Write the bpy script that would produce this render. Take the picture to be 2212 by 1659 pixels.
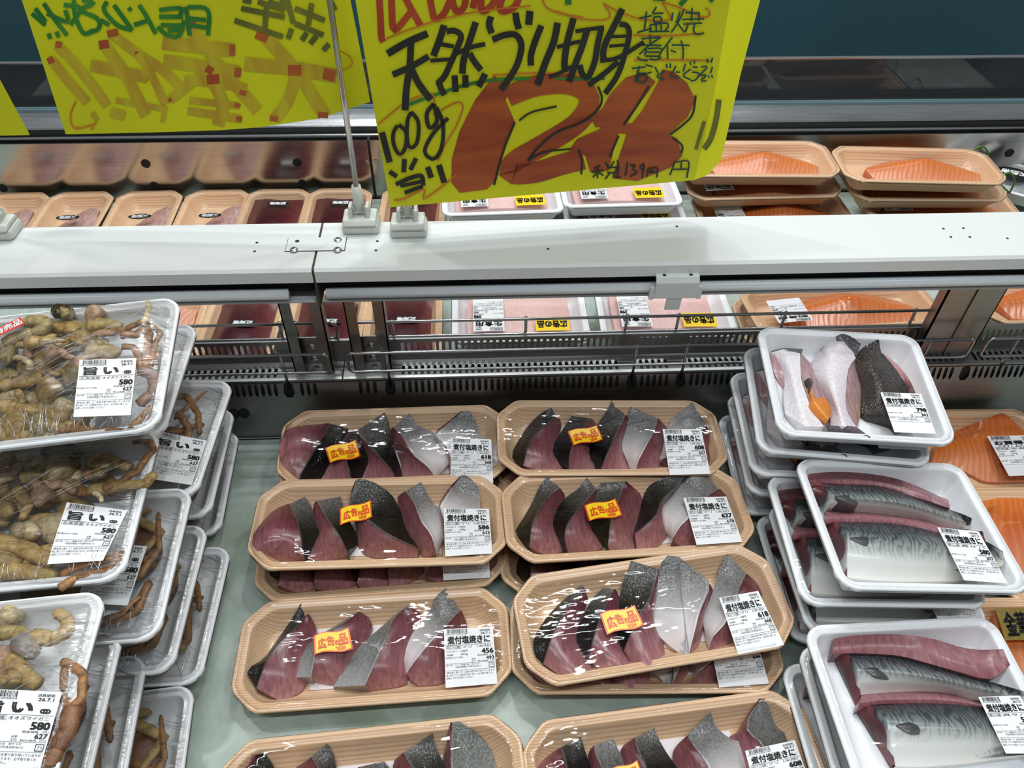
import bpy, bmesh, math, random
import numpy as np
from mathutils import Matrix, Vector
from mathutils.bvhtree import BVHTree

for _o in list(bpy.data.objects):
    bpy.data.objects.remove(_o, do_unlink=True)
scene = bpy.context.scene
COL = scene.collection

# ------------------------------------------------------------------ camera
W, H, FPX = 2212, 1659, 1671.0
TH, PSI, ROLL = math.radians(45), math.radians(3.6), math.radians(1.1)
CAM = np.array([0.0, 0.0, .745])
_f = np.array([math.sin(PSI) * math.cos(TH), math.cos(PSI) * math.cos(TH), -math.sin(TH)])
_r = np.array([math.cos(PSI), -math.sin(PSI), 0.0])
_u = np.cross(_r, _f)
CR = _r * math.cos(ROLL) + _u * math.sin(ROLL)
CU = -_r * math.sin(ROLL) + _u * math.cos(ROLL)
CF = _f
cd = bpy.data.cameras.new('camera')
cd.sensor_fit = 'HORIZONTAL'
cd.sensor_width = 36
cd.lens = 36 * FPX / W
cd.clip_start = .01
cam = bpy.data.objects.new('camera', cd)
COL.objects.link(cam)
cam.matrix_world = Matrix(((CR[0], CU[0], -CF[0], CAM[0]), (CR[1], CU[1], -CF[1], CAM[1]),
                           (CR[2], CU[2], -CF[2], CAM[2]), (0, 0, 0, 1)))
scene.camera = cam

# ------------------------------------------------------------------ world, lamps, exposure
world = bpy.data.worlds.new('shop_light')
scene.world = world
world.use_nodes = True
world.node_tree.nodes['Background'].inputs[0].default_value = (.93, .97, 1.0, 1)
world.node_tree.nodes['Background'].inputs[1].default_value = .22


def lamp(name, kind, loc, target, power, color=(1, 1, 1), size=.1, size_y=None, angle=80, blend=.6):
    l = bpy.data.lights.new(name, kind)
    l.energy = power
    l.color = color
    if kind == 'AREA':
        l.shape = 'RECTANGLE'
        l.size = size
        l.size_y = size_y or size
    elif kind == 'SPOT':
        l.shadow_soft_size = size
        l.spot_size = math.radians(angle)
        l.spot_blend = blend
    o = bpy.data.objects.new(name, l)
    COL.objects.link(o)
    o.location = loc
    o.rotation_euler = (Vector(target) - Vector(loc)).to_track_quat('-Z', 'Y').to_euler()
    return o


for tx, ty, pw in ((-.95, 1.72, 10), (.35, 1.66, 12), (-.35, 2.75, 12), (1.0, 2.7, 10), (-.4, -.45, 15), (.9, -.4, 13)):
    lamp('ceiling_tube_lamp', 'AREA', (tx, ty, 2.6), (tx, ty * .9, 0), pw, (.90, .97, 1), 1.15, .035)
lamp('ceiling_spot_lamp', 'SPOT', (-.75, .95, 2.35), (-.25, .55, 0), 30, (1, .98, .95), .045)
lamp('ceiling_spot_lamp', 'SPOT', (.35, 1.15, 2.35), (.15, .5, 0), 34, (1, .98, .95), .045)
lamp('ceiling_spot_lamp', 'SPOT', (1.05, .75, 2.35), (.5, .45, 0), 28, (1, .98, .95), .045)
lamp('ceiling_spot_lamp', 'SPOT', (-.3, 1.9, 2.4), (-.1, .6, 0), 22, (1, .98, .95), .045)

vs = scene.view_settings
vs.view_transform = 'Standard'
vs.look = 'None'
vs.gamma = 1
vs.use_curve_mapping = False
vs.exposure = 0.10
scene.cycles.transparent_max_bounces = 16
scene.cycles.max_bounces = 10


# ------------------------------------------------------------------ measuring helpers
def ray(px, py):
    return CF + CR * ((px - W / 2) / FPX) - CU * ((py - H / 2) / FPX)


def at(px, py, z):
    d = ray(px, py)
    return CAM + d * ((z - CAM[2]) / d[2])


def atY(px, py, y):
    d = ray(px, py)
    return CAM + d * ((y - CAM[1]) / d[1])


def resample(pts, n):
    pts = np.asarray(pts, float)
    if len(pts) > 2:                       # Catmull-Rom smoothing
        P = np.vstack([2 * pts[0] - pts[1], pts, 2 * pts[-1] - pts[-2]])
        out = []
        for i in range(1, len(P) - 2):
            for t in np.linspace(0, 1, 8, endpoint=False):
                a, b, c, d = P[i - 1], P[i], P[i + 1], P[i + 2]
                out.append(.5 * (2 * b + (c - a) * t + (2 * a - 5 * b + 4 * c - d) * t * t + (3 * b - a - 3 * c + d) * t ** 3))
        out.append(P[-2])
        pts = np.array(out)
    s = np.r_[0, np.cumsum(np.linalg.norm(np.diff(pts, axis=0), axis=1))]
    q = np.linspace(0, s[-1], n)
    return np.stack([np.interp(q, s, pts[:, k]) for k in range(pts.shape[1])], -1)


# ------------------------------------------------------------------ materials
def mat_base(name):
    m = bpy.data.materials.new(name)
    m.use_nodes = True
    nt = m.node_tree
    return m, nt, nt.nodes['Principled BSDF']


def N(nt, kind, **kw):
    n = nt.nodes.new(kind)
    for k, v in kw.items():
        if k.startswith('i_'):
            n.inputs[k[2:].replace('_', ' ')].default_value = v
        else:
            setattr(n, k, v)
    return n


def ramp(nt, stops):
    r = nt.nodes.new('ShaderNodeValToRGB')
    while len(r.color_ramp.elements) < len(stops):
        r.color_ramp.elements.new(.5)
    for e, (p, c) in zip(r.color_ramp.elements, stops):
        e.position = p
        e.color = tuple(c) + (1,)
    return r


def coords(nt, scale=(1, 1, 1), rot=(0, 0, 0), out='Object'):
    tc = nt.nodes.new('ShaderNodeTexCoord')
    mp = nt.nodes.new('ShaderNodeMapping')
    mp.inputs['Scale'].default_value = scale
    mp.inputs['Rotation'].default_value = rot
    nt.links.new(tc.outputs[out], mp.inputs['Vector'])
    return mp.outputs['Vector']


def plain(name, color, rough=.5, metal=0, spec=.5, bump=0, bscale=200, var=0, vscale=8, coat=0, emit=None):
    m, nt, b = mat_base(name)
    b.inputs['Base Color'].default_value = tuple(color) + (1,)
    b.inputs['Roughness'].default_value = rough
    b.inputs['Metallic'].default_value = metal
    b.inputs['Specular IOR Level'].default_value = spec
    b.inputs['Coat Weight'].default_value = coat
    b.inputs['Coat Roughness'].default_value = .1
    if bump:
        n = N(nt, 'ShaderNodeTexNoise', i_Scale=bscale, i_Detail=3.0)
        nt.links.new(coords(nt), n.inputs['Vector'])
        bp = N(nt, 'ShaderNodeBump', i_Strength=bump, i_Distance=.002)
        nt.links.new(n.outputs['Fac'], bp.inputs['Height'])
        nt.links.new(bp.outputs['Normal'], b.inputs['Normal'])
    if var:
        n = N(nt, 'ShaderNodeTexNoise', i_Scale=vscale, i_Detail=4.0)
        nt.links.new(coords(nt), n.inputs['Vector'])
        c = np.array(color)
        r = ramp(nt, [(.3, np.clip(c * (1 - var), 0, 1)), (.7, np.clip(c * (1 + var), 0, 1))])
        nt.links.new(n.outputs['Fac'], r.inputs['Fac'])
        nt.links.new(r.outputs['Color'], b.inputs['Base Color'])
    return m


def steel_mat(name, color=(.42, .42, .42), rough=.28, stretch=(2, 60, 60)):
    m, nt, b = mat_base(name)
    b.inputs['Metallic'].default_value = 1
    n = N(nt, 'ShaderNodeTexNoise', i_Scale=6.0, i_Detail=6.0)
    nt.links.new(coords(nt, stretch), n.inputs['Vector'])
    c = np.array(color)
    r = ramp(nt, [(.25, c * .88), (.75, c * 1.1)])
    nt.links.new(n.outputs['Fac'], r.inputs['Fac'])
    nt.links.new(r.outputs['Color'], b.inputs['Base Color'])
    mr = N(nt, 'ShaderNodeMapRange', i_To_Min=rough * .8, i_To_Max=rough * 1.3)
    nt.links.new(n.outputs['Fac'], mr.inputs['Value'])
    nt.links.new(mr.outputs['Result'], b.inputs['Roughness'])
    bp = N(nt, 'ShaderNodeBump', i_Strength=.02, i_Distance=.001)
    nt.links.new(n.outputs['Fac'], bp.inputs['Height'])
    nt.links.new(bp.outputs['Normal'], b.inputs['Normal'])
    return m


def wood_print_mat():
    m, nt, b = mat_base('wood_print_foam')
    w = N(nt, 'ShaderNodeTexWave', i_Scale=1.0, i_Distortion=3.5, i_Detail=2.0)
    w.bands_direction = 'Y'
    w.inputs['Detail Scale'].default_value = .8
    nt.links.new(coords(nt, (9, 120, 120)), w.inputs['Vector'])
    n = N(nt, 'ShaderNodeTexNoise', i_Scale=1.0, i_Detail=5.0)
    nt.links.new(coords(nt, (8, 260, 260)), n.inputs['Vector'])
    mx = N(nt, 'ShaderNodeMath', operation='MULTIPLY_ADD')
    nt.links.new(n.outputs['Fac'], mx.inputs[0])
    mx.inputs[1].default_value = .55
    ml = N(nt, 'ShaderNodeMath', operation='MULTIPLY')
    nt.links.new(w.outputs['Fac'], ml.inputs[0])
    ml.inputs[1].default_value = .45
    nt.links.new(ml.outputs[0], mx.inputs[2])
    r = ramp(nt, [(.15, (.80, .58, .39)), (.45, (.75, .52, .33)), (.68, (.66, .42, .24)), (.9, (.57, .33, .17))])
    nt.links.new(mx.outputs[0], r.inputs['Fac'])
    nt.links.new(r.outputs['Color'], b.inputs['Base Color'])
    b.inputs['Roughness'].default_value = .32
    b.inputs['Coat Weight'].default_value = .25
    b.inputs['Coat Roughness'].default_value = .12
    return m


def film_mat(name, bump=.25, scale=(14, 60, 30), rough=.04, haze=0.0, det=3.0, ior=1.45):
    """clear cling film: see-through sheet with a glossy skin that creases catch the lamps on"""
    m, nt, b = mat_base(name)
    nt.nodes.remove(b)
    out = nt.nodes['Material Output']
    tr = N(nt, 'ShaderNodeBsdfTransparent')
    tr.inputs['Color'].default_value = (.97, .975, .98, 1)
    gl = N(nt, 'ShaderNodeBsdfGlossy')
    gl.inputs['Roughness'].default_value = rough
    fr = N(nt, 'ShaderNodeFresnel')
    fr.inputs['IOR'].default_value = ior
    n = N(nt, 'ShaderNodeTexNoise', i_Scale=1.0, i_Detail=det)
    nt.links.new(coords(nt, scale, (0, 0, .5)), n.inputs['Vector'])
    bp = N(nt, 'ShaderNodeBump', i_Strength=bump, i_Distance=.004)
    nt.links.new(n.outputs['Fac'], bp.inputs['Height'])
    for s in (gl, fr):
        nt.links.new(bp.outputs['Normal'], s.inputs['Normal'])
    ad = N(nt, 'ShaderNodeMath', operation='ADD')
    ad.inputs[1].default_value = haze
    ad.use_clamp = True
    nt.links.new(fr.outputs[0], ad.inputs[0])
    mx = N(nt, 'ShaderNodeMixShader')
    nt.links.new(ad.outputs[0], mx.inputs[0])
    nt.links.new(tr.outputs[0], mx.inputs[1])
    nt.links.new(gl.outputs[0], mx.inputs[2])
    nt.links.new(mx.outputs[0], out.inputs['Surface'])
    return m


def flesh_mat(name, kind):
    """colour comes from the mesh's own colour attribute (markings, and shade painted on crab shells); texture per kind"""
    m, nt, b = mat_base(name)
    at_ = N(nt, 'ShaderNodeVertexColor', layer_name='Col')
    src = at_.outputs['Color']
    mix = N(nt, 'ShaderNodeMix', data_type='RGBA', blend_type='MULTIPLY')
    mix.inputs['Factor'].default_value = 1
    nt.links.new(src, mix.inputs[6])
    bp = N(nt, 'ShaderNodeBump', i_Strength=.3, i_Distance=.001)
    b.inputs['Roughness'].default_value = .32
    if kind == 'scale':
        v = N(nt, 'ShaderNodeTexVoronoi', i_Scale=1.0)
        nt.links.new(coords(nt, (480, 360, 360)), v.inputs['Vector'])
        r = ramp(nt, [(0, (1.45, 1.45, 1.45)), (.4, (1.0, 1.0, 1.0)), (.8, (.55, .55, .55))])
        nt.links.new(v.outputs['Distance'], r.inputs['Fac'])
        nt.links.new(v.outputs['Distance'], bp.inputs['Height'])
        bp.inputs['Strength'].default_value = .55
        bp.invert = True
        b.inputs['Roughness'].default_value = .2
        b.inputs['Specular IOR Level'].default_value = .4
        bw = N(nt, 'ShaderNodeRGBToBW')
        nt.links.new(src, bw.inputs[0])
        mr = N(nt, 'ShaderNodeMapRange', i_From_Min=.05, i_From_Max=.45, i_To_Min=1.0, i_To_Max=.08)
        nt.links.new(bw.outputs[0], mr.inputs['Value'])
        nt.links.new(mr.outputs['Result'], mix.inputs['Factor'])
        mb = N(nt, 'ShaderNodeMath', operation='MULTIPLY')
        nt.links.new(mr.outputs['Result'], mb.inputs[0])
        mb.inputs[1].default_value = .6
        nt.links.new(mb.outputs[0], bp.inputs['Strength'])
    elif kind == 'flesh':
        n = N(nt, 'ShaderNodeTexNoise', i_Scale=1.0, i_Detail=5.0)
        nt.links.new(coords(nt, (320, 60, 200), (0, 0, .5)), n.inputs['Vector'])
        r = ramp(nt, [(.3, (.74, .68, .70)), (.72, (1.28, 1.32, 1.32))])
        nt.links.new(n.outputs['Fac'], r.inputs['Fac'])
        nt.links.new(n.outputs['Fac'], bp.inputs['Height'])
        b.inputs['Roughness'].default_value = .26
        b.inputs['Subsurface Weight'].default_value = .12
        b.inputs['Subsurface Radius'].default_value = (.006, .002, .002)
    elif kind == 'tabby':
        w = N(nt, 'ShaderNodeTexWave', i_Scale=1.0, i_Distortion=16.0, i_Detail=3.0)
        w.inputs['Detail Scale'].default_value = 1.3
        nt.links.new(coords(nt, (62, 26, 30), (0, 0, .35)), w.inputs['Vector'])
        r = ramp(nt, [(.2, (.42, .45, .48)), (.6, (1.15, 1.15, 1.15))])
        at2 = N(nt, 'ShaderNodeMath', operation='MULTIPLY_ADD')
        nt.links.new(w.outputs['Fac'], at2.inputs[0])
        nt.links.new(at_.outputs['Alpha'], at2.inputs[1])
        sub = N(nt, 'ShaderNodeMath', operation='SUBTRACT')
        sub.inputs[0].default_value = .62
        ml = N(nt, 'ShaderNodeMath', operation='MULTIPLY')
        nt.links.new(at_.outputs['Alpha'], ml.inputs[0])
        ml.inputs[1].default_value = .62
        nt.links.new(ml.outputs[0], sub.inputs[1])
        nt.links.new(sub.outputs[0], at2.inputs[2])
        nt.links.new(at2.outputs[0], r.inputs['Fac'])
        n = N(nt, 'ShaderNodeTexNoise', i_Scale=220.0, i_Detail=3.0)
        nt.links.new(coords(nt), n.inputs['Vector'])
        nt.links.new(n.outputs['Fac'], bp.inputs['Height'])
        bp.inputs['Strength'].default_value = .12
        b.inputs['Roughness'].default_value = .24
        b.inputs['Specular IOR Level'].default_value = .7
    elif kind == 'salmon':
        w = N(nt, 'ShaderNodeTexWave', i_Scale=1.0, i_Distortion=12.0, i_Detail=3.0)
        w.inputs['Detail Scale'].default_value = .5
        nt.links.new(coords(nt, (48, 22, 30), (0, 0, .5)), w.inputs['Vector'])
        r = ramp(nt, [(.0, (.93, .88, .85)), (.7, (1.0, 1.0, 1.0)), (.97, (1.06, 1.17, 1.35))])
        nt.links.new(w.outputs['Fac'], r.inputs['Fac'])
        nt.links.new(w.outputs['Fac'], bp.inputs['Height'])
        bp.inputs['Strength'].default_value = .15
        b.inputs['Roughness'].default_value = .25
    elif kind == 'shell':
        n = N(nt, 'ShaderNodeTexNoise', i_Scale=170.0, i_Detail=8.0, i_Roughness=.68)
        nt.links.new(coords(nt), n.inputs['Vector'])
        r = ramp(nt, [(.30, (.30, .24, .18)), (.43, (.85, .82, .78)), (.56, (1.1, 1.1, 1.1)), (.70, (1.5, 1.55, 1.7))])
        nt.links.new(n.outputs['Fac'], r.inputs['Fac'])
        nt.links.new(n.outputs['Fac'], bp.inputs['Height'])
        bp.inputs['Strength'].default_value = .9
        b.inputs['Roughness'].default_value = .22
    else:
        n = N(nt, 'ShaderNodeTexNoise', i_Scale=500.0, i_Detail=4.0)
        nt.links.new(coords(nt), n.inputs['Vector'])
        r = ramp(nt, [(.3, (.85, .8, .8)), (.7, (1.12, 1.15, 1.15))])
        nt.links.new(n.outputs['Fac'], r.inputs['Fac'])
        nt.links.new(n.outputs['Fac'], bp.inputs['Height'])
    nt.links.new(r.outputs['Color'], mix.inputs[7])
    nt.links.new(mix.outputs[2], b.inputs['Base Color'])
    nt.links.new(bp.outputs['Normal'], b.inputs['Normal'])
    return m


def liner_mat():
    m, nt, b = mat_base('marbled_green_liner')
    n = N(nt, 'ShaderNodeTexNoise', i_Scale=9.0, i_Detail=5.0, i_Distortion=1.2)
    nt.links.new(coords(nt), n.inputs['Vector'])
    r = ramp(nt, [(.24, (.24, .28, .15)), (.33, (.31, .38, .30)), (.47, (.36, .43, .385)), (.52, (.43, .50, .45)), (.60, (.38, .455, .41)), (.8, (.32, .41, .36))])
    nt.links.new(n.outputs['Fac'], r.inputs['Fac'])
    v = N(nt, 'ShaderNodeTexVoronoi', i_Scale=7.0, feature='DISTANCE_TO_EDGE')
    n2 = N(nt, 'ShaderNodeTexNoise', i_Scale=6.0, i_Detail=4.0)
    nt.links.new(coords(nt), n2.inputs['Vector'])
    nt.links.new(n2.outputs['Color'], v.inputs['Vector'])
    r2 = ramp(nt, [(0, (1.06, 1.07, 1.05)), (.06, (1, 1, 1))])
    nt.links.new(v.outputs['Distance'], r2.inputs['Fac'])
    mix = N(nt, 'ShaderNodeMix', data_type='RGBA', blend_type='MULTIPLY')
    mix.inputs['Factor'].default_value = 1
    nt.links.new(r.outputs['Color'], mix.inputs[6])
    nt.links.new(r2.outputs['Color'], mix.inputs[7])
    nt.links.new(mix.outputs[2], b.inputs['Base Color'])
    b.inputs['Roughness'].default_value = .35
    return m


def paper_mat(name, color, ink=None):
    m, nt, b = mat_base(name)
    n = N(nt, 'ShaderNodeTexNoise', i_Scale=5.0, i_Detail=3.0)
    nt.links.new(coords(nt), n.inputs['Vector'])
    c = np.array(color)
    r = ramp(nt, [(.3, c * .92), (.7, np.clip(c * 1.05, 0, 1))])
    nt.links.new(n.outputs['Fac'], r.inputs['Fac'])
    nt.links.new(r.outputs['Color'], b.inputs['Base Color'])
    b.inputs['Roughness'].default_value = .55
    tl = N(nt, 'ShaderNodeBsdfTranslucent')
    nt.links.new(r.outputs['Color'], tl.inputs['Color'])
    mx = N(nt, 'ShaderNodeMixShader')
    mx.inputs[0].default_value = .38
    nt.links.new(b.outputs[0], mx.inputs[1])
    nt.links.new(tl.outputs[0], mx.inputs[2])
    nt.links.new(mx.outputs[0], nt.nodes['Material Output'].inputs['Surface'])
    return m


def marker_mat(name, c0, c1, scale=(30, 30, 30)):
    m, nt, b = mat_base(name)
    n = N(nt, 'ShaderNodeTexNoise', i_Scale=1.0, i_Detail=5.0)
    nt.links.new(coords(nt, scale, (0, .45, 0)), n.inputs['Vector'])
    r = ramp(nt, [(.35, c0), (.65, c1)])
    nt.links.new(n.outputs['Fac'], r.inputs['Fac'])
    nt.links.new(r.outputs['Color'], b.inputs['Base Color'])
    b.inputs['Roughness'].default_value = .5
    return m


M = dict(
    steel=steel_mat('brushed_steel', (.30, .30, .295), .30),
    mirror=steel_mat('polished_steel', (.50, .48, .455), .17),
    strip=steel_mat('bright_steel_trim', (.62, .63, .64), .2),
    dark=plain('dark_void', (.006, .006, .006), .7),
    black=plain('black_bumper', (.008, .008, .009), .7, spec=.15),
    white=plain('white_enamel', (.68, .71, .69), .30, bump=.04, bscale=90, coat=.2),
    grey=plain('grey_enamel', (.42, .45, .46), .4, bump=.05, bscale=120),
    tube=plain('frosted_tube', (.70, .74, .76), .3),
    teal=plain('teal_panel', (.045, .135, .17), .6, var=.06, vscale=2),
    floor=plain('shop_floor', (.25, .26, .26), .5, var=.1),
    wood=wood_print_mat(),
    foam=plain('white_foam', (.86, .88, .90), .38, bump=.06, bscale=700, coat=.15),
    film=film_mat('clear_film', .30, (14, 34, 20), .035, ior=1.37),
    crabfilm=film_mat('creased_film', .55, (11, 170, 40), .11, .045, 4.0),
    pleat=film_mat('film_pleat', .2, (60, 60, 60), .18, .15),
    paper=plain('label_paper', (.80, .81, .83), .45),
    pad=plain('absorbent_pad', (.80, .74, .76), .8, bump=.1, bscale=900),
    ink=plain('black_ink', (.006, .006, .007), .5),
    yellow=paper_mat('yellow_card', (.78, .78, .012)),
    flap=paper_mat('yellow_card_lit', (.82, .82, .012)),  # lighter copy of the card colour, as if the fold caught light
    stick_y=plain('sticker_yellow', (.92, .62, .01), .3),
    stick_r=plain('sticker_red', (.72, .075, .008), .3),
    stick_k=plain('sticker_black', (.01, .01, .01), .25),
    gold=plain('gold_foil', (.75, .55, .16), .22, metal=1, bump=.5, bscale=60),
    red_label=plain('red_label', (.70, .05, .025), .35),
    orange=marker_mat('orange_marker', (.29, .036, .006), (.47, .095, .008), (9, 9, 60)),
    black_m=marker_mat('black_marker', (.006, .008, .006), (.018, .02, .012)),
    red_m=marker_mat('red_marker', (.40, .035, .006), (.52, .07, .01)),
    thin_m=marker_mat('thin_orange_marker', (.60, .15, .01), (.68, .2, .01)),
    green_m=marker_mat('green_marker', (.015, .16, .02), (.05, .26, .02)),
    teal_m=marker_mat('teal_marker', (.006, .05, .04), (.01, .08, .05)),
    olive_m=marker_mat('olive_marker', (.10, .11, .01), (.19, .2, .015)),
    bleed=marker_mat('faded_red_marker', (.47, .27, .012), (.57, .47, .012), (60, 20, 14)),
    bleed2=marker_mat('deep_red_marker', (.38, .06, .012), (.47, .13, .012)),
    stand=plain('ivory_plastic', (.58, .60, .54), .35),
    chrome=plain('chrome_rod', (.46, .45, .42), .16, metal=1),
    wire=plain('chrome_wire', (.40, .40, .40), .22, metal=1),
    screw=plain('screw_steel', (.55, .55, .55), .25, metal=1),
    clip=plain('grey_plastic', (.62, .66, .65), .4, bump=.05),
    greenwire=plain('green_plastic', (.06, .20, .012), .35),
    scale=flesh_mat('scaled_skin', 'scale'),
    flesh=flesh_mat('raw_flesh', 'flesh'),
    tabby=flesh_mat('mackerel_skin', 'tabby'),
    salmon=flesh_mat('salmon_flesh', 'salmon'),
    shell=flesh_mat('crab_shell', 'shell'),
    mince=flesh_mat('minced_tuna', 'mince'),
)
# clear acrylic guard
_m, _nt, _b = mat_base('clear_acrylic')
_b.inputs['Base Color'].default_value = (.9, .97, .98, 1)
_b.inputs['Transmission Weight'].default_value = 1
_b.inputs['Roughness'].default_value = .02
_b.inputs['IOR'].default_value = 1.45
M['glass'] = _m
_b.inputs['Specular IOR Level'].default_value = .6


# ------------------------------------------------------------------ object helpers
def mesh_obj(name, V, F, mat, parent=None, smooth=False, cols=None):
    me = bpy.data.meshes.new(name)
    me.from_pydata([tuple(map(float, v)) for v in V], [], [tuple(map(int, f)) for f in F])
    if cols is not None:
        ca = me.color_attributes.new('Col', 'FLOAT_COLOR', 'POINT')
        c = np.ones((len(V), 4), np.float32)
        cc = np.asarray(cols, np.float32)
        c[:, :cc.shape[1]] = cc
        ca.data.foreach_set('color', c.ravel())
    if smooth:
        me.polygons.foreach_set('use_smooth', [True] * len(me.polygons))
    me.materials.append(mat)
    me.update()
    o = bpy.data.objects.new(name, me)
    COL.objects.link(o)
    if parent:
        o.parent = parent
    return o


def empty(name, mw=None, loc=None):
    o = bpy.data.objects.new(name, None)
    o.empty_display_size = .02
    COL.objects.link(o)
    if mw is not None:
        o.matrix_world = mw
    elif loc is not None:
        o.location = loc
    return o


def tag(o, label, cat, group=None, kind=None):
    if label:
        o['label'] = label
    if cat:
        o['category'] = cat
    if group:
        o['group'] = group
    if kind:
        o['kind'] = kind
    return o


class MB:
    """collects simple solids into one mesh"""

    def __init__(s):
        s.V, s.F = [], []

    def add(s, V, F):
        n = len(s.V)
        s.V += [tuple(v) for v in V]
        s.F += [tuple(i + n for i in f) for f in F]
        return s

    def box(s, x0, x1, y0, y1, z0, z1):
        V = [(x, y, z) for x in (x0, x1) for y in (y0, y1) for z in (z0, z1)]
        F = [(0, 1, 3, 2), (4, 6, 7, 5), (0, 4, 5, 1), (2, 3, 7, 6), (0, 2, 6, 4), (1, 5, 7, 3)]
        return s.add(V, F)

    def prism(s, prof, x0, x1, axis=0):
        """extrude a closed 2-D profile (y, z) along x"""
        n = len(prof)
        V = [(x0, a, b) for a, b in prof] + [(x1, a, b) for a, b in prof]
        F = [(i, (i + 1) % n, n + (i + 1) % n, n + i) for i in range(n)]
        F += [tuple(range(n))[::-1], tuple(range(n, 2 * n))]
        return s.add(V, F)

    def tube(s, pts, r, seg=8, r1=None, closed=False):
        pts = np.asarray(pts, float)
        n = len(pts)
        rs = np.linspace(r, r if r1 is None else r1, n) if np.isscalar(r) else np.asarray(r)
        V, F = [], []
        up = np.array([0, 0, 1.0])
        prev = None
        for i in range(n):
            t = pts[min(i + 1, n - 1)] - pts[max(i - 1, 0)]
            t = t / (np.linalg.norm(t) + 1e-12)
            a = np.cross(t, up if abs(t[2]) < .9 else np.array([1.0, 0, 0])) if prev is None else prev - t * (prev @ t)
            a /= np.linalg.norm(a) + 1e-12
            prev = a
            b = np.cross(t, a)
            for k in range(seg):
                w = 2 * math.pi * k / seg
                V.append(pts[i] + rs[i] * (math.cos(w) * a + math.sin(w) * b))
        for i in range(n - 1):
            for k in range(seg):
                k2 = (k + 1) % seg
                F.append((i * seg + k, i * seg + k2, (i + 1) * seg + k2, (i + 1) * seg + k))
        F.append(tuple(range(seg))[::-1])
        F.append(tuple(range((n - 1) * seg, n * seg)))
        return s.add(V, F)

    def lathe(s, prof, c=(0, 0, 0), seg=16):
        V, F = [], []
        for r, z in prof:
            for k in range(seg):
                w = 2 * math.pi * k / seg
                V.append((c[0] + r * math.cos(w), c[1] + r * math.sin(w), c[2] + z))
        for i in range(len(prof) - 1):
            for k in range(seg):
                k2 = (k + 1) % seg
                F.append((i * seg + k, i * seg + k2, (i + 1) * seg + k2, (i + 1) * seg + k))
        F.append(tuple(range(seg))[::-1])
        F.append(tuple(range((len(prof) - 1) * seg, len(prof) * seg)))
        return s.add(V, F)

    def build(s, name, mat, parent=None, smooth=False, bevel=0):
        o = mesh_obj(name, s.V, s.F, mat, parent, smooth)
        if bevel:
            b = o.modifiers.new('bevel', 'BEVEL')
            b.width = bevel
            b.segments = 2
            b.limit_method = 'ANGLE'
        return o


# ------------------------------------------------------------------ lettering
_tc = {}


def text_geo(s, bold=0.0, res=2):
    k = (s, bold)
    if k not in _tc:
        c = bpy.data.curves.new('glyphs', 'FONT')
        c.body = s
        c.resolution_u = res
        o = bpy.data.objects.new('glyphs', c)
        m = bpy.data.meshes.new_from_object(o)
        V = np.array([v.co[:2] for v in m.vertices]) if len(m.vertices) else np.zeros((0, 2))
        F = [tuple(p.vertices) for p in m.polygons]
        bpy.data.objects.remove(o)
        bpy.data.curves.remove(c)
        bpy.data.meshes.remove(m)
        if bold:
            n = len(V)
            sh = [(-1, -.6), (1, -.6), (-1, .6), (1, .6)] if bold > .015 else [(-1, 0), (1, 0)]
            V2 = [V + np.array(d) * bold for d in sh]
            F = [tuple(i + n * q for i in f) for q in range(len(sh)) for f in F]
            V = np.vstack(V2)
        _tc[k] = (V, F)
    return _tc[k]


class Ink:
    """flat print in label millimetres, x right, y down"""

    def __init__(s):
        s.V, s.F = [], []

    def text(s, t, x0, y0, x1, y1, bold=0.0):
        V, F = text_geo(t, bold)
        if not len(V):
            return
        lo, hi = V.min(0), V.max(0)
        q = (V - lo) / (hi - lo + 1e-9)
        n = len(s.V)
        s.V += [(x0 + a * (x1 - x0), y1 - b * (y1 - y0)) for a, b in q]
        s.F += [tuple(i + n for i in f) for f in F]

    def rect(s, x0, y0, x1, y1):
        n = len(s.V)
        s.V += [(x0, y1), (x1, y1), (x1, y0), (x0, y0)]
        s.F.append((n, n + 1, n + 2, n + 3))

    def frame(s, x0, y0, x1, y1, w):
        s.rect(x0, y0, x1, y0 + w)
        s.rect(x0, y1 - w, x1, y1)
        s.rect(x0, y0, x0 + w, y1)
        s.rect(x1 - w, y0, x1, y1)


LW, LH = 47.0, 53.0
_lc = {}


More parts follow.
